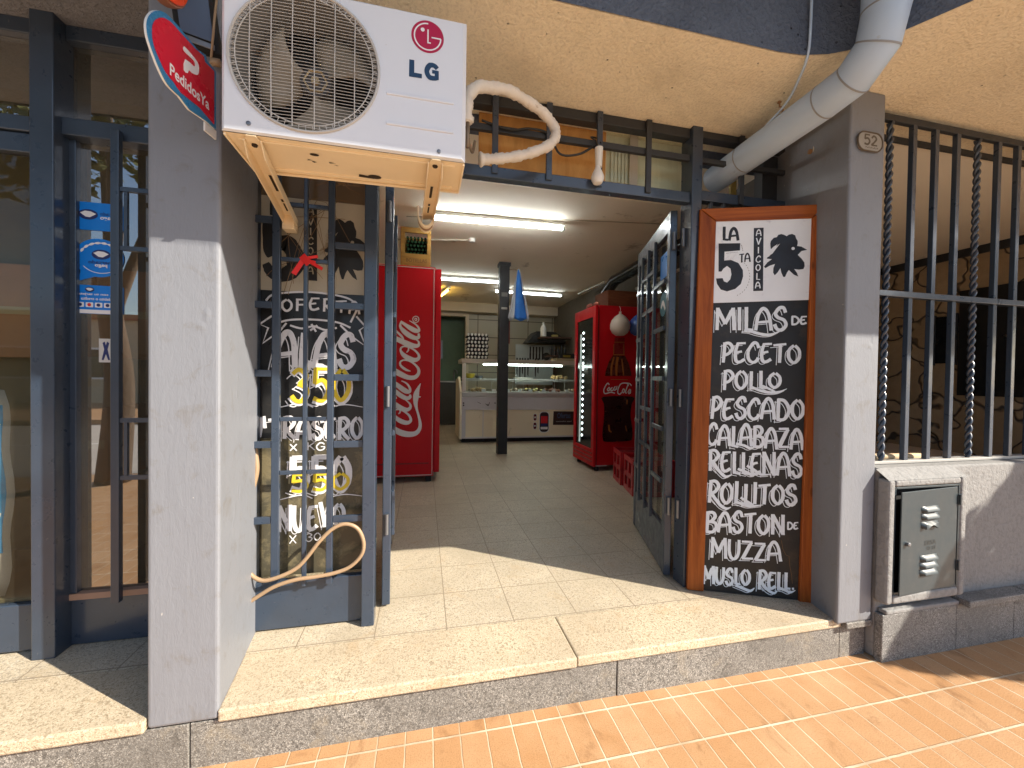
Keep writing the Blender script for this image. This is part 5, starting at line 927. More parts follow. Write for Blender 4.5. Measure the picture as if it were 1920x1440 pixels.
# ================================================================ MENU BOARD
bB = V(.92600883, -.37750186, 0); nB = V(.37750186, .92600883, 0); uB = V(0, 0, 1)+nB*.015
def fB(a, b, d): return tuple(V(1.425, 1.912, 0)+bB*a+uB*b+nB*d)
SH = .0155
def fR(a, b, d): return fB(a+SH*b, b-SH*a, d)
t = thing('menu_board', 'tall black hand painted menu board in a varnished wooden frame', 'board', (1.71, 1.80, 0))
BW, BH = .622, 2.088
def fb(a0, a1, b0, b1, d0, d1): return MB().prism([(a0, b0), (a1, b0), (a1, b1), (a0, b1)], fR, d0, d1)
MB().prism([(0, .004), (.085, .004), (.085, BH-.072), (0, BH)], fR, -.014, .02).build('frame_side', woodF, t, bevel=.005, seg=3)
MB().prism([(BW-.066, .004), (BW, .004), (BW, BH), (BW-.066, BH-.072)], fR, -.014, .02).build('frame_side', woodF, t, bevel=.005, seg=3)
woodT = wood('varnished_rail', (.47, .130, .022), (.17, .034, .007), (.06, .06, 1), coat=.05)
MB().prism([(.003, BH), (.0875, BH-.070), (BW-.0685, BH-.070), (BW-.003, BH)], fR, -.0135, .02).build('frame_top', woodT, t, bevel=.005, seg=3)
fb(.072, .086, .004, BH-.06, -.006, .0).build('bead', woodF, t); fb(BW-.068, BW-.054, .004, BH-.06, -.006, .0).build('bead', woodF, t)
bbl = mk('board_black', (.014, .014, .014), .5, var=.3, vs=5, dirt=(.035, .027, .02), dth=.55, ds=4)
pn = fb(.06, BW-.05, .006, BH-.05, .001, .014).build('panel', bbl, t)
hdM = mk('header_white', (.84, .89, .95), .55, var=.08, vs=8, dirt=(.66, .67, .75), dth=.58, ds=6)
hd = MB().prism([(.1020, 1.574), (.5870, 1.583), (.6005, 2.013), (.1065, 2.021)], fB, -.003, .0008).build('header', hdM, t)
ink = mk('board_ink', (.014, .015, .02), .5, var=.2)
k_ = Ink(fB, -.0036); k_.m.flat(D['five'], fB, -.0036); k_.m.flat(D['avibar'], fB, -.0036)
k_.m.flat(D['rooster'], fB, -.0036)
for l in D['lines'][-2:]: letters(*l, ink=k_, wt=.22 if l[0] == 'LA' else .17)
for j in range(15):
    a = R(55-8.6*j); k_.stroke([(.196+.094*math.cos(a), 1.712+.105*math.sin(a), .0012), (.196+.096*math.cos(a-.07), 1.712+.107*math.sin(a-.07), .0022)])
for j in range(9): k_.stroke([(.170+.0068*j, 1.842+.0006*j, .0012), (.174+.0068*j, 1.842+.0006*j, .002)])
for j in range(4): k_.stroke([(.247+.002*j, 1.885-.009*j, .002), (.249+.002*j, 1.879-.009*j, .002)])
k_.m.build('emblem', ink, hd)
k_ = Ink(fB, -.0045)
for j, c in enumerate('AVICOLA'):
    y = 1.929-.0468*j; letters(c, (.318, y), (.345, y), (.318, y+.034), (.345, y+.034), k_, .17)
ex, ey, er = D['eye']; k_.m.build('bar_lettering', hdM, hd); k_ = Ink(fB, -.0047); k_.m.disc((ex, ey), er, fB, -.0047, 16); k_.m.build('eye', hdM, hd); k_ = Ink(fB, -.0046)
k_.m.flat([(.362, 1.805), (.372, 1.835), (.405, 1.868), (.425, 1.882), (.41, 1.858), (.385, 1.818)], fB, -.0046)
k_.m.build('feather', hdM, hd)
menuW = mk('menu_white', (.80, .87, .95), .5, var=.10, vs=16, dirt=(.62, .63, .74), dth=.60, ds=30)
for l in D['lines'][:-2]:
    k_ = Ink(fB, -.0002); s_ = Ink(fB, -.0001); small = l[0] == 'DE'
    letters(*l, ink=k_, wt=.24 if small else .150, shade=None if small else s_)
    o = k_.m.build('lettering', menuW, pn)
    if not small: s_.m.build('outline', menuW, pn)
for i, s in enumerate(D['swash']):
    k_ = Ink(fB, -.003-.00002*i); k_.stroke([tuple(p) for p in s]); k_.m.build('flourish', menuW, pn)
    k_ = Ink(fB, -.0022-.00002*i); k_.stroke([(a-.013, b-.011, .0036) for a, b, q in s]); k_.m.build('flourish_outline', menuW, pn)
k_ = Ink(fB, -.001); k_.stroke([(.47, .31, .002), (.478, .265, .0022), (.492, .235, .002), (.508, .228, .002), (.512, .18, .002), (.522, .13, .0022), (.526, .085, .002)], False); k_.m.build('crack', mk('crack_brown', (.16, .09, .04), .8), pn)
# ================================================================ SHOP INTERIOR
cola = mk('cooler_red', (.50, .004, .010), .45, var=.05, vs=2, spec=.25); colaD = mk('cooler_dark_red', (.22, .003, .006), .35)
t = thing('drinks_cooler', 'tall red drinks cooler with white script up its side, left of the doorway', 'cooler', (-.3, 4.8, 0))
box(-.72, .112, 4.42, 5.15, .065, 2.335).build('cabinet', cola, t, bevel=.006)
box(.114, .176, 4.435, 5.14, .10, 2.325).build('door', cola, t, bevel=.008)
box(.1765, .20, 4.45, 4.50, 1.35, 1.55).build('handle', mk('worn_steel', (1, 1, 1)), t, bevel=.004)
m = MB().box(.094, .101, 4.416, 4.4195, .075, 2.322).box(-.72, .0935, 4.416, 4.4195, .075, .083).box(-.72, .0935, 4.416, 4.4195, 2.315, 2.322)
m.build('trim', mk('trim_white', (.55, .50, .48), .4), t)
box(-.60, .06, 4.4175, 4.4195, .20, .215).build('vent_slot', colaD, t)
k_ = Ink(FY(4.42), -.001)
for s in D['coke_side']: k_.stroke([tuple(p) for p in s], wj=0)
k_.m.build('lettering', mk('script_white', (.78, .76, .78), .4, var=.06), t)
for x in (-.6, .06): box(x-.03, x+.03, 4.45, 4.51, 0, .064).build('foot', drk, t)
t = thing('bottle_crate', 'yellow wooden crate of dark green bottles on top of the left red cooler', 'crate', (-.1, 4.62, 2.336))
yw = wood('crate_wood', (.36, .20, .045), (.24, .12, .03), (.2, 1, 1), .7, 14)
m = MB().box(-.26, .06, 4.46, 4.48, 2.337, 2.478).box(-.26, .06, 4.46, 4.48, 2.70, 2.76).box(-.26, -.215, 4.46, 4.48, 2.479, 2.699).box(.02, .06, 4.46, 4.48, 2.479, 2.699)
m.build('front', yw, t, bevel=.003); m = MB().box(-.26, -.24, 4.481, 4.80, 2.337, 2.76).box(.04, .06, 4.481, 4.80, 2.337, 2.76).box(-.239, .039, 4.481, 4.80, 2.337, 2.35).box(-.26, .06, 4.801, 4.82, 2.337, 2.76)
m.build('body', yw, t); text_mb('BOTELLAS', FY(4.46), -.20, .02, 2.385, 2.425, -.001, .02).build('stencil', mk('stencil_brown', (.16, .08, .02), .8), t)
grn = mk('green_glass', (.012, .05, .022), .12)
b0 = None
for j in range(5):
    for i in range(6):
        c = (-.19+.038*i+(j % 2)*.012, 4.52, 2.50+.042*j)
        if b0 is None:
            b0 = tag(MB().lathe([(.014, 0), (.015, .015), (.012, .02), (.014, .08), (.019, .14), (.019, .25)], c, 10, (0, 1, 0)).build('bottle', grn, smooth=True, loc=c), 'dark green bottle lying in the yellow crate on the left cooler', 'bottle', 'bottles in the yellow crate')
        else:
            q = b0.copy(); COL.objects.link(q); q.location = c
# right cooler
t = thing('drinks_cooler', 'red glass door drinks cooler with a big bottle picture, right of the shop', 'cooler', (2.5, 4.9, 0))
box(2.118, 2.96, 4.60, 5.28, .07, 2.07).build('cabinet', cola, t, bevel=.006)
m = MB().box(2.060, 2.098, 4.585, 4.665, .06, 2.065).box(2.060, 2.098, 5.20, 5.27, .06, 2.065).box(2.060, 2.098, 4.666, 5.199, 1.93, 2.065).box(2.060, 2.098, 4.666, 5.199, .06, .27)
m.build('door', cola, t, bevel=.005); box(2.099, 2.117, 4.61, 5.27, .08, 2.05).build('seal', drk, t)
box(2.076, 2.082, 4.666, 5.199, .271, 1.929).build('door_glass', mk('cooler_glass', (.015, .02, .02), .08), t)
for z in (.12, .17, .22): box(2.055, 2.0605, 4.62, 5.24, z-.01, z+.01).build('louvre', colaD, t)
glint = emit('glint_white', (.85, 1, .97), 6.0); l0 = None  # glowing dots stand in for light reflected off the bottles
for k in range(18):
    c = V(2.073, 4.985, .40+1.36*k/17)
    o = MB().lathe([(.004, -.003), (.015, 0), (.009, .006)], c, 10, (-1, 0, 0)).build('light', glint, t) if l0 is None else l0.copy()
    if l0 is None: l0 = o; c0 = c
    else: COL.objects.link(o); o.parent = t; o.location = c-c0
    q = MB().lathe([(.022, -.035), (.026, 0), (.022, .025)], (2.0745, 4.985, .40+1.36*k/17+.036), 8, (0, 0, 1))
box(2.0705, 2.0755, 5.05, 5.09, .30, 1.75).build('glow_strip', emit('strip_white', (.75, .9, .85), .10), t)  # faint glowing strip added beside the bottle reflections
f = FY(4.597)
bg_ = mk('bottle_brown', (.075, .014, .008), .3, var=.2); bdk = mk('bottle_dark', (.032, .005, .004), .3, var=.2)
MB().flat(D['bottle_neck'], f, -.0012).build('bottle_neck', mk('neck_red', (.22, .01, .01), .3), t)
MB().flat([p for p in D['bottle_top'] if p[1] < D['bottle_top'][2][1]+.001], f, -.001).build('bottle_shoulder', bg_, t); MB().flat(smoothpoly(D['bottle_low'], 3), f, -.001).build('bottle_print', bdk, t)
amb = mk('amber_print', (.40, .13, .03), .35)
k_ = Ink(f, -.0016)
for s in D['bottle_hi']: k_ = Ink(f, -.0016); k_.stroke([tuple(p) for p in s]); k_.m.build('bottle_shine', amb, t)
pass
k_ = Ink(f, -.0016)
for s in D['coke_small']: k_.stroke([tuple(p) for p in s], wj=0)
k_.m.build('lettering', mk('script_white', (1, 1, 1)), t)
for x, y in ((2.13, 4.64), (2.9, 4.64), (2.13, 5.2)): MB().lathe([(.03, 0), (.03, .05), (.012, .052), (.012, .069)], (x, y, 0), 10).build('foot', drk, t)
box(2.062, 2.25, 4.59, 4.5995, .062, .074).build('skirt', mk('trim_white', (1, 1, 1)), t)
t = tag(MB().box(2.30, 3.0, 4.75, 5.15, 2.072, 2.09).box(2.30, 3.0, 4.75, 4.77, 2.0905, 2.30).box(2.30, 2.32, 4.771, 5.15, 2.0905, 2.30).box(2.98, 3.0, 4.771, 5.15, 2.0905, 2.30).build('wooden_box', wood('dark_box', (.20, .07, .03), (.12, .04, .02), (.2, 1, 1), .7), bevel=.004, loc=(2.6, 4.9, 2.072)), 'dark red wooden box lying on top of the right cooler', 'box')
m = MB()
for k in range(7): m.lathe([(.004, -.03), (.03, -.015), (.033, .01), (.004, .03)], (2.12+random.uniform(-.01, .05), 4.72+.05*k, 2.10+random.uniform(0, .02)), 8)
tag(m.build('pink_cloth', mk('pink_cloth', (.45, .16, .12), .9), smooth='all', loc=(2.12, 4.8, 2.08)), 'crumpled pinkish cloth on the front corner of the right cooler', 'cloth')
# balloons tied to the cooler
def balloon(c, mat, label):
    t = thing('balloon', label, 'balloon', c)
    MB().lathe([(a*1.42, b*1.42) for a, b in ((.002, -.085), (.035, -.083), (.066, -.062), (.083, -.025), (.085, .010), (.073, .048), (.047, .080), (.018, .100), (.009, .108), (.013, .122), (.003, .122))], c, 28).build('skin', mat, t, smooth='all')
    MB().tube([(c[0], c[1], c[2]+.172), (c[0]+.012, c[1]+.02, c[2]+.22), (c[0]+.01, c[1]+.05, c[2]+.25)], .002, 5).build('string', whiteM, t)
balloon((2.325, 4.46, 1.80), mk('balloon_white', (.56, .50, .45), .2, var=.03), 'white balloon hanging on the side of the right cooler')
balloon((2.575, 4.46, 1.81), mk('balloon_blue', (.03, .10, .36), .2, var=.03), 'blue balloon beside the white one on the right cooler')
# red bottle crates
def crate(c, rz, label):
    t = thing('bottle_crate', label, 'crate', c, 'red plastic bottle crates'); t.rotation_euler = (0, 0, rz); rp = mk('crate_red', (.42, .010, .018), .35, var=.06)
    w, d, h = .40, .34, .36
    m = MB()
    for sx in (-1, 1):
        for y0, y1, z0, z1 in ((-d/2, d/2, 0, .05), (-d/2, d/2, .15, .20), (-d/2, d/2, h-.05, h), (-d/2, -d/2+.05, .05, h-.05), (d/2-.05, d/2, .05, h-.05), (-.025, .025, .05, h-.05)): m.box(sx*w/2-.008, sx*w/2+.008, y0, y1, z0, z1)
    for sy in (-1, 1):
        for x0, x1, z0, z1 in ((-w/2+.009, w/2-.009, 0, .05), (-w/2+.009, w/2-.009, .15, .20), (-w/2+.009, w/2-.009, h-.05, h), (-.03, .03, .05, h-.05), (-w/2+.009, -w/2+.05, .05, h-.05), (w/2-.05, w/2-.009, .05, h-.05)): m.box(x0, x1, sy*d/2-.008, sy*d/2+.008, z0, z1)
    m.build('frame', rp, t, local=True, bevel=.003)
    MB().box(-w/2+.012, w/2-.012, -d/2+.012, d/2-.012, .004, .33).build('liner', mk('crate_inner', (.20, .006, .01), .5), t, local=True)
    return t
c1 = crate((2.255, 3.66, 0), R(-14), 'nearer of the two red plastic bottle crates behind the open door leaf')
dup(c1, (.08, .40, 0), 'farther of the two red plastic bottle crates, next to the right cooler', R(-14))
# black column with little stickers, and the flag on it
t = thing('column', 'black square steel column in front of the display counter', 'column', (1.16, 5.9, 0))
box(1.089, 1.235, 5.84, 5.98, 0, 2.869).build('shaft', mk('column_black', (.016, .016, .017), .5, var=.3, bmp=.2), t, bevel=.006)
for z, h, mm in ((2.36, .06, mk('label_grey', (.16, .15, .13), .6)), (2.17, .03, mk('label_pale', (.42, .40, .34), .6))): box(1.115, 1.205, 5.836, 5.839, z, z+h).build('tag', mm, t)
box(1.075, 1.25, 5.83, 5.99, 2.82, 2.868).build('collar', MATS['column_black'], t)
t = thing('flag', 'light blue and white flag hanging folded beside the black column', 'flag', (1.30, 5.6, 2.7))
fb_ = mk('flag_blue', (.03, .17, .55), .8); fwM = mk('flag_white', (.50, .52, .55), .8)
def fold(l, r, mat, nm, k0):
    m = MB(); K = 14; vs = []
    for i in range(K+1):
        s_ = i/K; a, b_, z = l(s_), r(s_), 2.71-.70*s_
        vs += [(a+(b_-a)*q/4, 5.6+.03*math.sin(q*1.6+k0+s_*3)*(.3+s_), z-.04*math.sin(q*.8)*s_) for q in range(5)]
    m.add(vs, [(i*5+q, i*5+q+1, i*5+q+6, i*5+q+5) for i in range(K) for q in range(4)]); o = m.build(nm, mat, t, smooth='all'); md = o.modifiers.new('solid', 'SOLIDIFY'); md.thickness = .003
fold(lambda s: 1.300-.05*s, lambda s: 1.318+.13*s**.8, fb_, 'blue_band', 0); fold(lambda s: 1.298-.135*s, lambda s: 1.301-.05*s, fwM, 'white_band', 1)
fold(lambda s: 1.320+.13*s**.8, lambda s: 1.324+.15*s**.8, fwM, 'white_edge', 2)
MB().tube([(1.235, 5.9, 2.78), (1.30, 5.6, 2.72)], .008, 8).build('staff', MATS['pale_wood'], t)
# fluorescent tubes
tubeE = emit('tube_white', (.90, .98, 1.0), 8.0); bat = mk('batten', (.6, .6, .56), .5)
def tube_light(p, q, label, mat, base=True):
    p, q = V(*p), V(*q); d = (q-p).normalized(); t = thing('tube_light', label, 'lamp', p)
    MB().tube([p+d*.03, q-d*.03], .017, 12).build('tube', mat, t, smooth=True)
    for a, b in ((p, p+d*.029), (q-d*.029, q)): MB().tube([a, b], .019, 10).build('cap', bat, t, smooth=True)
    if base: MB().bar(p+V(0, 0, .045), q+V(0, 0, .045), .05, .035).build('batten', bat, t, bevel=.003)
tube_light((.05, 4.25, 2.80), (1.50, 4.19, 2.80), 'nearest long white tube lamp on the shop ceiling', emit('tube_bright', (.92, .98, 1.0), 26.0))
tube_light((-.10, 6.86, 2.80), (1.30, 6.82, 2.80), 'white tube lamp left of the black column', tubeE)
tube_light((1.30, 7.55, 2.80), (2.68, 7.58, 2.80), 'white tube lamp right of the black column behind the flag', tubeE)
tube_light((.26, 8.5, 2.78), (.45, 7.62, 2.80), 'small yellow tube lamp far back above the doorway', emit('tube_yellow', (1.0, .62, .12), 9.0))
tube_light((2.88, 7.2, 2.78), (2.98, 6.3, 2.80), 'unlit thin tube lamp near the right wall', mk('tube_off', (.55, .55, .5), .3), False)
condM = mk('conduit', (.55, .48, .37), .5)
t = thing('junction_box', 'cream ceiling junction box at the end of a short conduit', 'junction box', (.565, 4.97, 2.86))
MB().lathe([(.035, -.035), (.04, -.03), (.04, .01)], (.565, 4.97, 2.86), 14).build('box', wM, t, smooth=True)
MB().tube([(.55, 4.98, 2.855), (-.4, 5.2, 2.855)], .010, 8).build('conduit', condM, t, smooth='all')
tag(MB().tube([(-.2, 4.44, 2.862), (.5, 4.31, 2.862), (1.49, 4.10, 2.862), (2.6, 3.93, 2.862)], .005, 6).build('ceiling_wire', condM, smooth='all', loc=(0, 4.4, 2.86)), 'thin wire running across the ceiling past the nearest tube lamp', 'wire')
tag(MB().tube([(2.86, 3.0, 2.66), (2.78, 4.7, 2.66), (2.77, 5.5, 2.63), (2.79, 5.85, 2.50), (2.80, 5.95, 2.30)], .085, 16).build('air_duct', mk('black_duct', (.03, .032, .034), .18, .6), smooth='all', loc=(2.8, 5, 2.66)), 'glossy dark round duct along the right ceiling edge', 'duct')
tag(MB().tube([(3.0, 3.0, 2.5), (2.95, 5.2, 2.45)], .02, 8).build('wall_pipe', condM, smooth='all', loc=(3, 4, 2.5)), 'thin pale pipe below the dark duct on the right wall', 'pipe')
# display counter
creamP = mk('counter_cream', (.82, .74, .55), .45, var=.06, vs=2, dirt=(.38, .30, .19), dth=.64, ds=5); greyP = mk('counter_grey', (.62, .62, .64), .45, var=.06, dirt=(.25, .24, .22), dth=.66, ds=8); alu = mk('aluminium', (.50, .50, .48), .4, .3)
t = thing('display_counter', 'long white refrigerated display counter with a lit glass top', 'counter', (1.8, 7.3, 0))
box(.66, 3.05, 7.02, 7.75, 0, .07).build('plinth', drk, t)
box(.72, 3.1, 6.955, 7.78, .085, .577).build('body', creamP, t, bevel=.004); box(.652, .719, 6.95, 7.78, .075, .577).build('corner_post', greyP, t, bevel=.004)
box(.72, 3.1, 6.945, 6.9545, .075, .10).build('skirt', greyP, t); box(1.02, 1.035, 6.945, 6.954, .101, .577).build('seam', greyP, t)
box(.652, 3.1, 6.93, 7.78, .578, .80).build('front_band', greyP, t, bevel=.006); box(.652, 3.1, 6.92, 7.78, .801, .885).build('deck', alu, t, bevel=.008)
MB().prism([(6.90, .07), (7.80, .07), (7.80, 1.10), (7.30, 1.16), (6.93, .90)], lambda a, b, d: (.61+d, a, b), 0, .04).build('end_panel', creamP, t, bevel=.005)
for x in (.655, 3.02): box(x, x+.062, 6.96, 7.02, .886, 1.399).build('post', wM, t, bevel=.003)
box(.633, 3.1, 6.93, 7.62, 1.40, 1.474).build('top_shelf', mk('shelf_cream', (.56, .50, .40), .4), t, bevel=.005)
box(.718, 3.018, 6.965, 6.971, .887, 1.398).build('front_glass', glassC, t); box(.70, 3.05, 7.2, 7.62, 1.11, 1.13).build('inner_shelf', alu, t)
MB().tube([(1.03, 7.02, 1.382), (2.50, 7.02, 1.382)], .012, 10).build('strip_lamp', emit('case_lamp', (.9, 1.0, .95), 14), t, smooth=True)
m = MB()
for k in range(9): m.box(1.2+.2*k, 1.206+.2*k, 7.15, 7.155, .886, 1.108)
m.box(.72, 3.05, 7.15, 7.155, 1.085, 1.095); m.build('price_rail', alu, t)
for x, z in ((.68, .70), (.68, .66)): MB().lathe([(.014, 0), (.012, .012)], (x, 6.93, z), 10, (0, -1, 0)).build('knob', drk, t)
k_ = Ink(FY(6.93), -.002)
for q in ([(.92, .72, .006), (.98, .69, .009)], [(1.06, .69, .006), (1.11, .66, .014), (1.14, .72, .006)], [(1.09, .68, .01), (1.12, .65, .008)], [(1.22, .70, .015), (1.25, .70, .012)]): k_.stroke(q)
k_.m.build('scuff', drk, t)
box(2.72, 3.08, 6.944, 6.9545, .11, .30).build('vent_panel', mk('vent_brown', (.26, .20, .13), .6), t)
f = FY(6.953)
s = thing('sticker', 'dark rounded sticker with red and white stripes on the counter front', 'sticker', (2.14, 6.953, .36)); MB().flat(rrect(2.055, 2.25, .16, .545, .07), f, -.001).build('backing', whiteM, s); MB().flat(rrect(2.068, 2.237, .172, .533, .062), f, -.002).build('print', mk('print_black', (.02, .015, .02), .4), s)
MB().flat([(2.09, .33), (2.215, .33), (2.215, .46), (2.09, .46)], f, -.003).build('print', redP, s); MB().flat([(2.085, .22), (2.22, .22), (2.22, .265), (2.085, .265)], f, -.003).build('print', whiteM, s); MB().flat([(2.09, .275), (2.215, .275), (2.215, .325), (2.09, .325)], f, -.003).build('print', nvp, s)
for z, lab in ((.385, 'upper small dark red sticker left of the rounded one'), (.23, 'lower small dark red sticker left of the rounded one')):
    s = thing('sticker', lab, 'sticker', (1.98, 6.953, z)); MB().flat(rrect(1.945, 2.012, z-.012, z+.122, .03), f, -.001).build('backing', whiteM, s); MB().flat(rrect(1.952, 2.005, z-.005, z+.115, .026), f, -.002).build('print', mk('print_wine', (.12, .01, .015), .4), s); MB().flat(rrect(1.965, 1.992, z+.04, z+.07, .01), f, -.003).build('print', whiteM, s)
s = thing('sticker', 'dark rectangular notice with blue script on the counter front', 'sticker', (2.5, 6.953, .3)); MB().flat([(2.32, .298), (2.73, .294), (2.73, .545), (2.33, .548)], f, -.001).build('backing', mk('notice_black', (.03, .012, .012), .4), s)
text_mb('Ofertas', f, 2.40, 2.66, .42, .52, -.002, .02).build('lettering', mk('notice_blue', (.06, .10, .20), .5), s); text_mb('consulte aqui', f, 2.38, 2.68, .345, .375, -.002, .02).build('lettering', mk('notice_white', (.4, .4, .4), .5), s)
# food in the case
def lumps(x0, x1, y, z, mat, n, label, nm, s=1.0, tray=True):
    t = thing(nm, label, 'food', ((x0+x1)/2, y, z))
    if tray: MB().box(x0-.02, x1+.02, y-.12, y+.12, z, z+.012).build('tray', alu, t, bevel=.004)
    m = MB()
    for k in range(n):
        c = V(x0+(x1-x0)*(k+.5)/n+random.uniform(-.02, .02), y+random.uniform(-.07, .05), z+.03+random.uniform(0, .03)); r_ = random.uniform(.04, .06)*s
        m.lathe([(r_*.2, -r_*.7), (r_*.85, -r_*.4), (r_, 0), (r_*.8, r_*.45), (r_*.25, r_*.75)], c, 9, (random.uniform(-1, 1), random.uniform(-.6, .6), .4), 1.0)
    m.build('pieces', mat, t, smooth='all')
chk = mk('chicken_skin', (.52, .36, .17), .45, var=.2, vs=14); pale = mk('pale_meat', (.50, .40, .28), .45, var=.15, vs=12); meat = mk('dark_meat', (.22, .08, .05), .4, var=.3, vs=12); chs = mk('cheese', (.55, .48, .20), .5)
lumps(.82, 1.08, 7.08, .886, chk, 6, 'heap of whole chickens at the left end of the counter', 'chicken'); lumps(1.36, 1.75, 7.08, .886, pale, 5, 'pale cutlets on a tray right behind the black column', 'cutlets', .7)
lumps(1.80, 2.14, 7.08, .886, chs, 5, 'pale yellow slices on a tray in the counter middle', 'slices', .6); lumps(2.20, 2.50, 7.08, .886, meat, 5, 'dark meat on a tray right of the yellow slices', 'meat', .7); lumps(2.56, 2.95, 7.08, .886, pale, 6, 'pale meat at the right end of the counter', 'meat', .7)
lumps(2.45, 2.75, 7.4, 1.131, chk, 4, 'brown bread like piece on the inner shelf at the right', 'bread', .9, False)
g0 = None
for k in range(9):
    c = (1.0+.22*k, 6.962+.02, .887)
    if g0 is None: g0 = tag(MB().box(c[0], c[0]+.07, c[1]-.002, c[1]+.002, .887, .945).build('price_tag', whiteM, loc=c), 'small white price tag standing behind the counter glass', 'price tag', 'price tags in the counter')
    else:
        q = g0.copy(); COL.objects.link(q); q.location = (c[0]+random.uniform(-.03, .03), c[1]+.01, c[2])
t = tag(MB().lathe([(.05, 0), (.085, .03), (.10, .09), (.096, .09), (.08, .035), (.045, .012)], (.84, 7.45, 1.131), 20).build('bowl', mk('yellow_plastic', (.50, .38, .03), .35), smooth=True, loc=(.84, 7.45, 1.131)), 'yellow plastic bowl on the inner shelf of the counter', 'bowl')
t = tag(MB().lathe([(.05, 0), (.075, .03), (.08, .05), (.076, .05)], (1.02, 7.5, 1.131), 18).build('pan', MATS['worn_steel'], smooth=True, loc=(1.02, 7.5, 1.131)), 'steel pan on the inner shelf right of the yellow bowl', 'pan')
t = tag(MB().lathe([(.18, 0), (.20, .02), (.02, .035)], (1.85, 7.4, 1.131), 20).build('platter', wM, smooth=True, loc=(1.85, 7.4, 1.131)), 'white oval platter on the inner shelf of the counter', 'platter')
# stacked egg trays on the counter
trayM = mk('tray_black', (.014, .014, .016), .7); eggM = mk('egg_white', (.85, .82, .76), .5)
LB = ['bottom', 'second', 'third', 'fourth', 'fifth', 'sixth', 'top']; t0 = e0 = None
for k in range(7):
    z = 1.475+.066*k; off = .014*(k % 2)
    if t0 is None:
        m = MB().box(.742, 1.12, 7.10, 7.40, z, z+.018)
        for i in range(6):
            for j in range(2): m.lathe([(.028, .018), (.029, .034), (.016, .046)], (.772+.0636*i+.008, 7.105+.26*j, z), 7)
        t0 = tag(m.build('egg_tray', trayM, loc=(.742, 7.1, z)), 'black egg tray, bottom one of the stack on the counter', 'egg tray', 'egg trays stacked on the counter'); zz0 = z
    else:
        q = t0.copy(); COL.objects.link(q); q.location = (.742+off, 7.1, z); q['label'] = 'black egg tray, %s one of the stack on the counter' % LB[k]
    for i in range(6):
        c = (.765+.0636*i+off, 7.082, z+.036)
        if e0 is None: e0 = tag(MB().lathe([(.003, -.024), (.016, -.017), (.021, 0), (.016, .018), (.003, .026)], c, 10, (0, 0, 1)).build('egg', eggM, smooth='all', loc=c), 'white egg in the front row of the stacked black egg trays', 'egg', 'eggs in the stacked trays')
        else:
            q = e0.copy(); COL.objects.link(q); q.location = c
# things on and behind the counter
t = thing('knife_board', 'white board with dark knives hanging behind the counter', 'knife rack', (2.3, 8.9, 1.2)); box(2.05, 2.95, 8.9, 8.93, 1.0, 1.92).build('board', mk('rack_white', (.42, .46, .44), .4), t)
m = MB()
for k, (x, l) in enumerate(((2.08, .30), (2.15, .36), (2.21, .28), (2.27, .40), (2.34, .32), (2.52, .34), (2.58, .26))):
    z = 1.50; m.box(x-.014, x+.014, 8.875, 8.895, z-.02, z+.11); m.add([(x-.02, 8.885, z-.021), (x+.02, 8.885, z-.021), (x+.012, 8.885, z-l), (x-.012, 8.885, z-l+.05)], [(0, 1, 2, 3)])
m.build('knives', drk, t)
m = MB()
for k, x in enumerate((1.94, 2.0, 2.06, 2.12, 2.18)): m.box(x-.012, x+.012, 7.2, 7.22, 1.62, 1.74); m.box(x-.016, x+.016, 7.205, 7.212, 1.50, 1.619)
tag(m.build('utensil_set', mk('utensil_dark', (.02, .02, .02), .4), loc=(2.05, 7.2, 1.475)), 'row of dark handled utensils standing on the counter top', 'utensils')
t = thing('scale', 'pale shop scale with dark display at the right of the counter top', 'scale', (2.65, 7.2, 1.475)); box(2.42, 2.95, 7.12, 7.45, 1.476, 1.53).build('pan', mk('scale_cream', (.42, .36, .22), .4), t, bevel=.006); box(2.55, 2.95, 7.25, 7.40, 1.531, 1.63).build('body', drk, t, bevel=.005); box(2.6, 2.75, 7.244, 7.249, 1.56, 1.60).build('display', mk('amber_display', (.30, .22, .04), .3), t)
t = thing('round_emblem', 'round dark sign on the white board behind the counter', 'sign', (2.78, 8.89, 1.70)); MB().lathe([(.09, 0), (.09, .012), (.07, .014)], (2.78, 8.895, 1.66), 20, (0, -1, 0)).build('plate', mk('emblem_dark', (.05, .05, .05), .4), t)
t = thing('stove_hood', 'dark kitchen hood at the back right of the shop', 'hood', (3.0, 9.1, 1.93)); MB().prism([(2.25, 1.95), (3.14, 1.95), (3.14, 2.02), (2.9, 2.20), (2.45, 2.20)], FY(8.6), 0, .5).build('hood', mk('hood_black', (.02, .02, .02), .4), t)
t = thing('wall_shelf', 'dark wall shelf of bottles and jars at the back right', 'shelf', (2.9, 8.3, 1.9)); box(2.45, 3.14, 8.2, 8.5, 2.02, 2.05).build('board', mk('dark_shelf', (.10, .05, .03), .6), t); box(2.62, 3.14, 8.21, 8.5, 1.62, 1.65).build('board', MATS['dark_shelf'], t)
for i, (x, h, mm) in enumerate(((2.70, .20, MATS['utensil_dark']), (2.78, .24, MATS['utensil_dark']), (2.86, .18, MATS['utensil_dark']), (2.94, .25, MATS['utensil_dark']), (3.02, .21, MATS['utensil_dark']))):
    tag(MB().lathe([(.03, 0), (.032, h*.6), (.012, h*.78), (.012, h)], (x, 8.3, 1.651), 10).build('jar', mm, smooth=True, loc=(x, 8.3, 1.651)), 'dark bottle on the lower back shelf right of the white board', 'bottle', 'dark bottles on the back shelf')
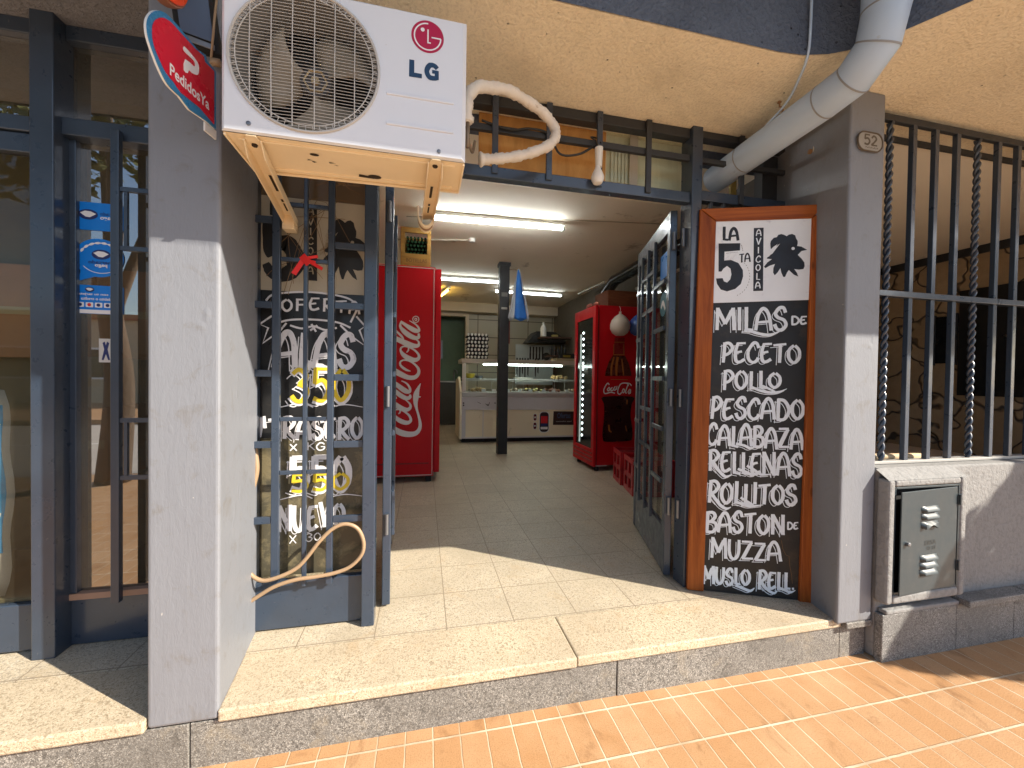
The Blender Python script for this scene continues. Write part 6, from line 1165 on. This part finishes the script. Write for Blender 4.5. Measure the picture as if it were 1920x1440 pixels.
tag(MB().lathe([(.06, 0), (.065, .02), (.065, .18), (.04, .24), (.02, .25), (.02, .31), (.01, .31)], (2.52, 8.3, 2.051), 14).build('detergent_bottle', wM, smooth=True, loc=(2.52, 8.3, 2.051)), 'white detergent bottle on the upper back shelf', 'bottle')
tag(MB().box(2.72, 2.84, 8.25, 8.38, 2.051, 2.10).build('yellow_tub', mk('tub_yellow', (.40, .32, .10), .5), bevel=.008, loc=(2.78, 8.3, 2.051)), 'small pale yellow tub on the upper back shelf', 'tub')
t = thing('wall_poster', 'dark red poster on the back wall beside the black column', 'poster', (1.74, 9.4, 1.75)); box(1.84, 2.03, 9.48, 9.495, 1.98, 2.52).build('panel', mk('poster_red', (.20, .03, .02), .5), t); box(1.88, 1.99, 9.472, 9.479, 2.2, 2.3).build('print', mk('poster_cream', (.4, .3, .2), .6), t); box(1.88, 1.99, 9.472, 9.479, 2.04, 2.1).build('print', MATS['poster_cream'], t)
m = MB(); vs = []
for i in range(12):
    z = 2.05-.62*i/11; w_ = .05+.10*(i/11)**.7
    vs += [(3.02-w_*.9+.03*i/11*math.cos(q)+w_*math.cos(q*1.0), 6.7+.06*math.sin(q*2+i*.3), z) for q in [0, .5, 1, 1.5, 2, 2.5, 3.14]]
m.add(vs, [(i*7+q, i*7+q+1, i*7+q+8, i*7+q+7) for i in range(11) for q in range(6)])
o = tag(m.build('apron', mk('apron_white', (.45, .42, .38), .9), smooth='all', loc=(2.95, 6.7, 1.5)), 'white apron hanging left of the right cooler', 'apron')
t = thing('sink_cabinet', 'dark sink cabinet with tap in the green back room', 'sink', (.6, 9.75, 0)); box(.2, 1.2, 9.66, 9.94, 0, 1.02).build('cabinet', mk('sink_dark', (.05, .05, .04), .5), t); MB().tube(spline([(.72, 9.8, 1.02), (.72, 9.8, 1.25), (.74, 9.76, 1.32), (.78, 9.72, 1.28), (.78, 9.72, 1.22)], 4), .016, 8).build('tap', MATS['worn_steel'], t, smooth='all'); box(.2, 1.2, 9.63, 9.94, 1.021, 1.05).build('top', alu, t)

# ================================================================ ACROSS THE STREET (seen in the window glass, shading the pavement)
def leaf_crown(cl, n, seed, size):
    rnd = random.Random(seed); m = MB(); vs, fs = m.v, m.f
    for (cx, cy, cz, r_, k) in cl:
        for i in range(int(n*k)):
            while 1:
                p = V(rnd.uniform(-1, 1), rnd.uniform(-1, 1), rnd.uniform(-1, 1))
                if .25 < p.length < 1: break
            p = V(cx, cy, cz)+V(p.x*r_, p.y*r_, p.z*r_*.8); a = V(rnd.uniform(-1, 1), rnd.uniform(-1, 1), rnd.uniform(-.7, .7)).normalized(); b_ = a.cross(V(rnd.uniform(-1, 1), rnd.uniform(-1, 1), rnd.uniform(-1, 1))).normalized()
            s = size*rnd.uniform(.6, 1.3); j = len(vs)
            vs += [tuple(p-a*s), tuple(p+b_*s*.45), tuple(p+a*s), tuple(p-b_*s*.45)]; fs.append((j, j+1, j+2, j+3))
    return m
leafM = mk('leaves', (.055, .095, .022), .6, var=.45, vs=3, c2=(.12, .13, .03)); barkM = mk('bark', (.12, .085, .06), .9, bmp=.8, bs=20, bdist=.02)
def tree(x, y, h, cl, n, seed, label, size=.07):
    t = thing('street_tree', label, 'tree', (x, y, -.2), 'street trees')
    m = MB().tube(spline([(x, y, -.2), (x+.05, y-.03, h*.35), (x-.04, y, h*.7), (x+.05, y+.05, h)], 5), [.17-.09*i/15 for i in range(16)], 12)
    for i, c in enumerate(cl): m.tube(spline([(x, y, h*.55+.12*i), ((x+c[0])/2, (y+c[1])/2, (h*.6+c[2])/2+.25), (c[0], c[1], c[2])], 4), [.07-.006*k for k in range(9)], 8)
    m.build('trunk', barkM, t, smooth='all'); leaf_crown(cl, n, seed, size).build('crown', leafM, t, flip=True)
tree(5.75, -.02, 2.0, [(5.60, .0, 1.98, .55, 1.2), (5.12, .0, 1.86, .40, .8), (4.98, -.03, 1.62, .28, .5), (4.72, 0, 1.60, .22, .35), (6.1, -.1, 2.1, .55, .9), (5.75, .0, 2.45, .35, .4)], 1500, 3, 'young street tree with a low dense crown just right of the picture', .055)
tree(-3.7, -1.75, 2.9, [(-3.7, -1.7, 4.3, 1.0, 1), (-4.7, -1.9, 3.8, .8, .7), (-2.9, -1.8, 3.9, .8, .7), (-4.2, -2.3, 4.6, .9, .6)], 700, 5, 'street tree on the kerb whose crown mirrors in the left window', .085)
def house(x0, x1, h, c, label, roofc):
    t = thing('house', label, 'house', ((x0+x1)/2, -17, -.2)); wm_ = mk('house_'+str(x0), c, .85, bmp=.3); box(x0, x1, -22, -16.6, -.2, h).build('wall', wm_, t); box(x0-.1, x1+.1, -22.1, -16.45, h+.001, h+.25).build('roof', mk('roof_'+str(x0), roofc, .8), t)
    n = max(2, int((x1-x0)/3)); dk = MATS['dark_window']
    for i in range(n):
        x = x0+(x1-x0)*(i+.5)/n
        w_ = box(x-.6, x+.6, -16.62, -16.57, .9, 2.1).build('window', dk, t); MB().box(x-.68, x-.601, -16.62, -16.54, .82, 2.18).box(x+.601, x+.68, -16.62, -16.54, .82, 2.18).box(x-.6, x+.6, -16.62, -16.54, 2.101, 2.18).box(x-.6, x+.6, -16.62, -16.54, .82, .899).build('frame', whiteM, w_)
    box(x0+.3, x0+1.2, -16.62, -16.56, -.2, 2.0).build('door', woodF, t)
house(-24, -9, 3.4, (.50, .42, .30), 'low cream house across the road at the left', (.30, .12, .07)); house(-8.6, 3, 3.1, (.40, .36, .33), 'grey house across the road facing the shop', (.2, .19, .18)); house(3.4, 16, 3.6, (.52, .34, .22), 'ochre house across the road at the right', (.28, .13, .08)); house(16.5, 30, 3.2, (.45, .44, .42), 'pale grey house far right across the road', (.25, .22, .2))
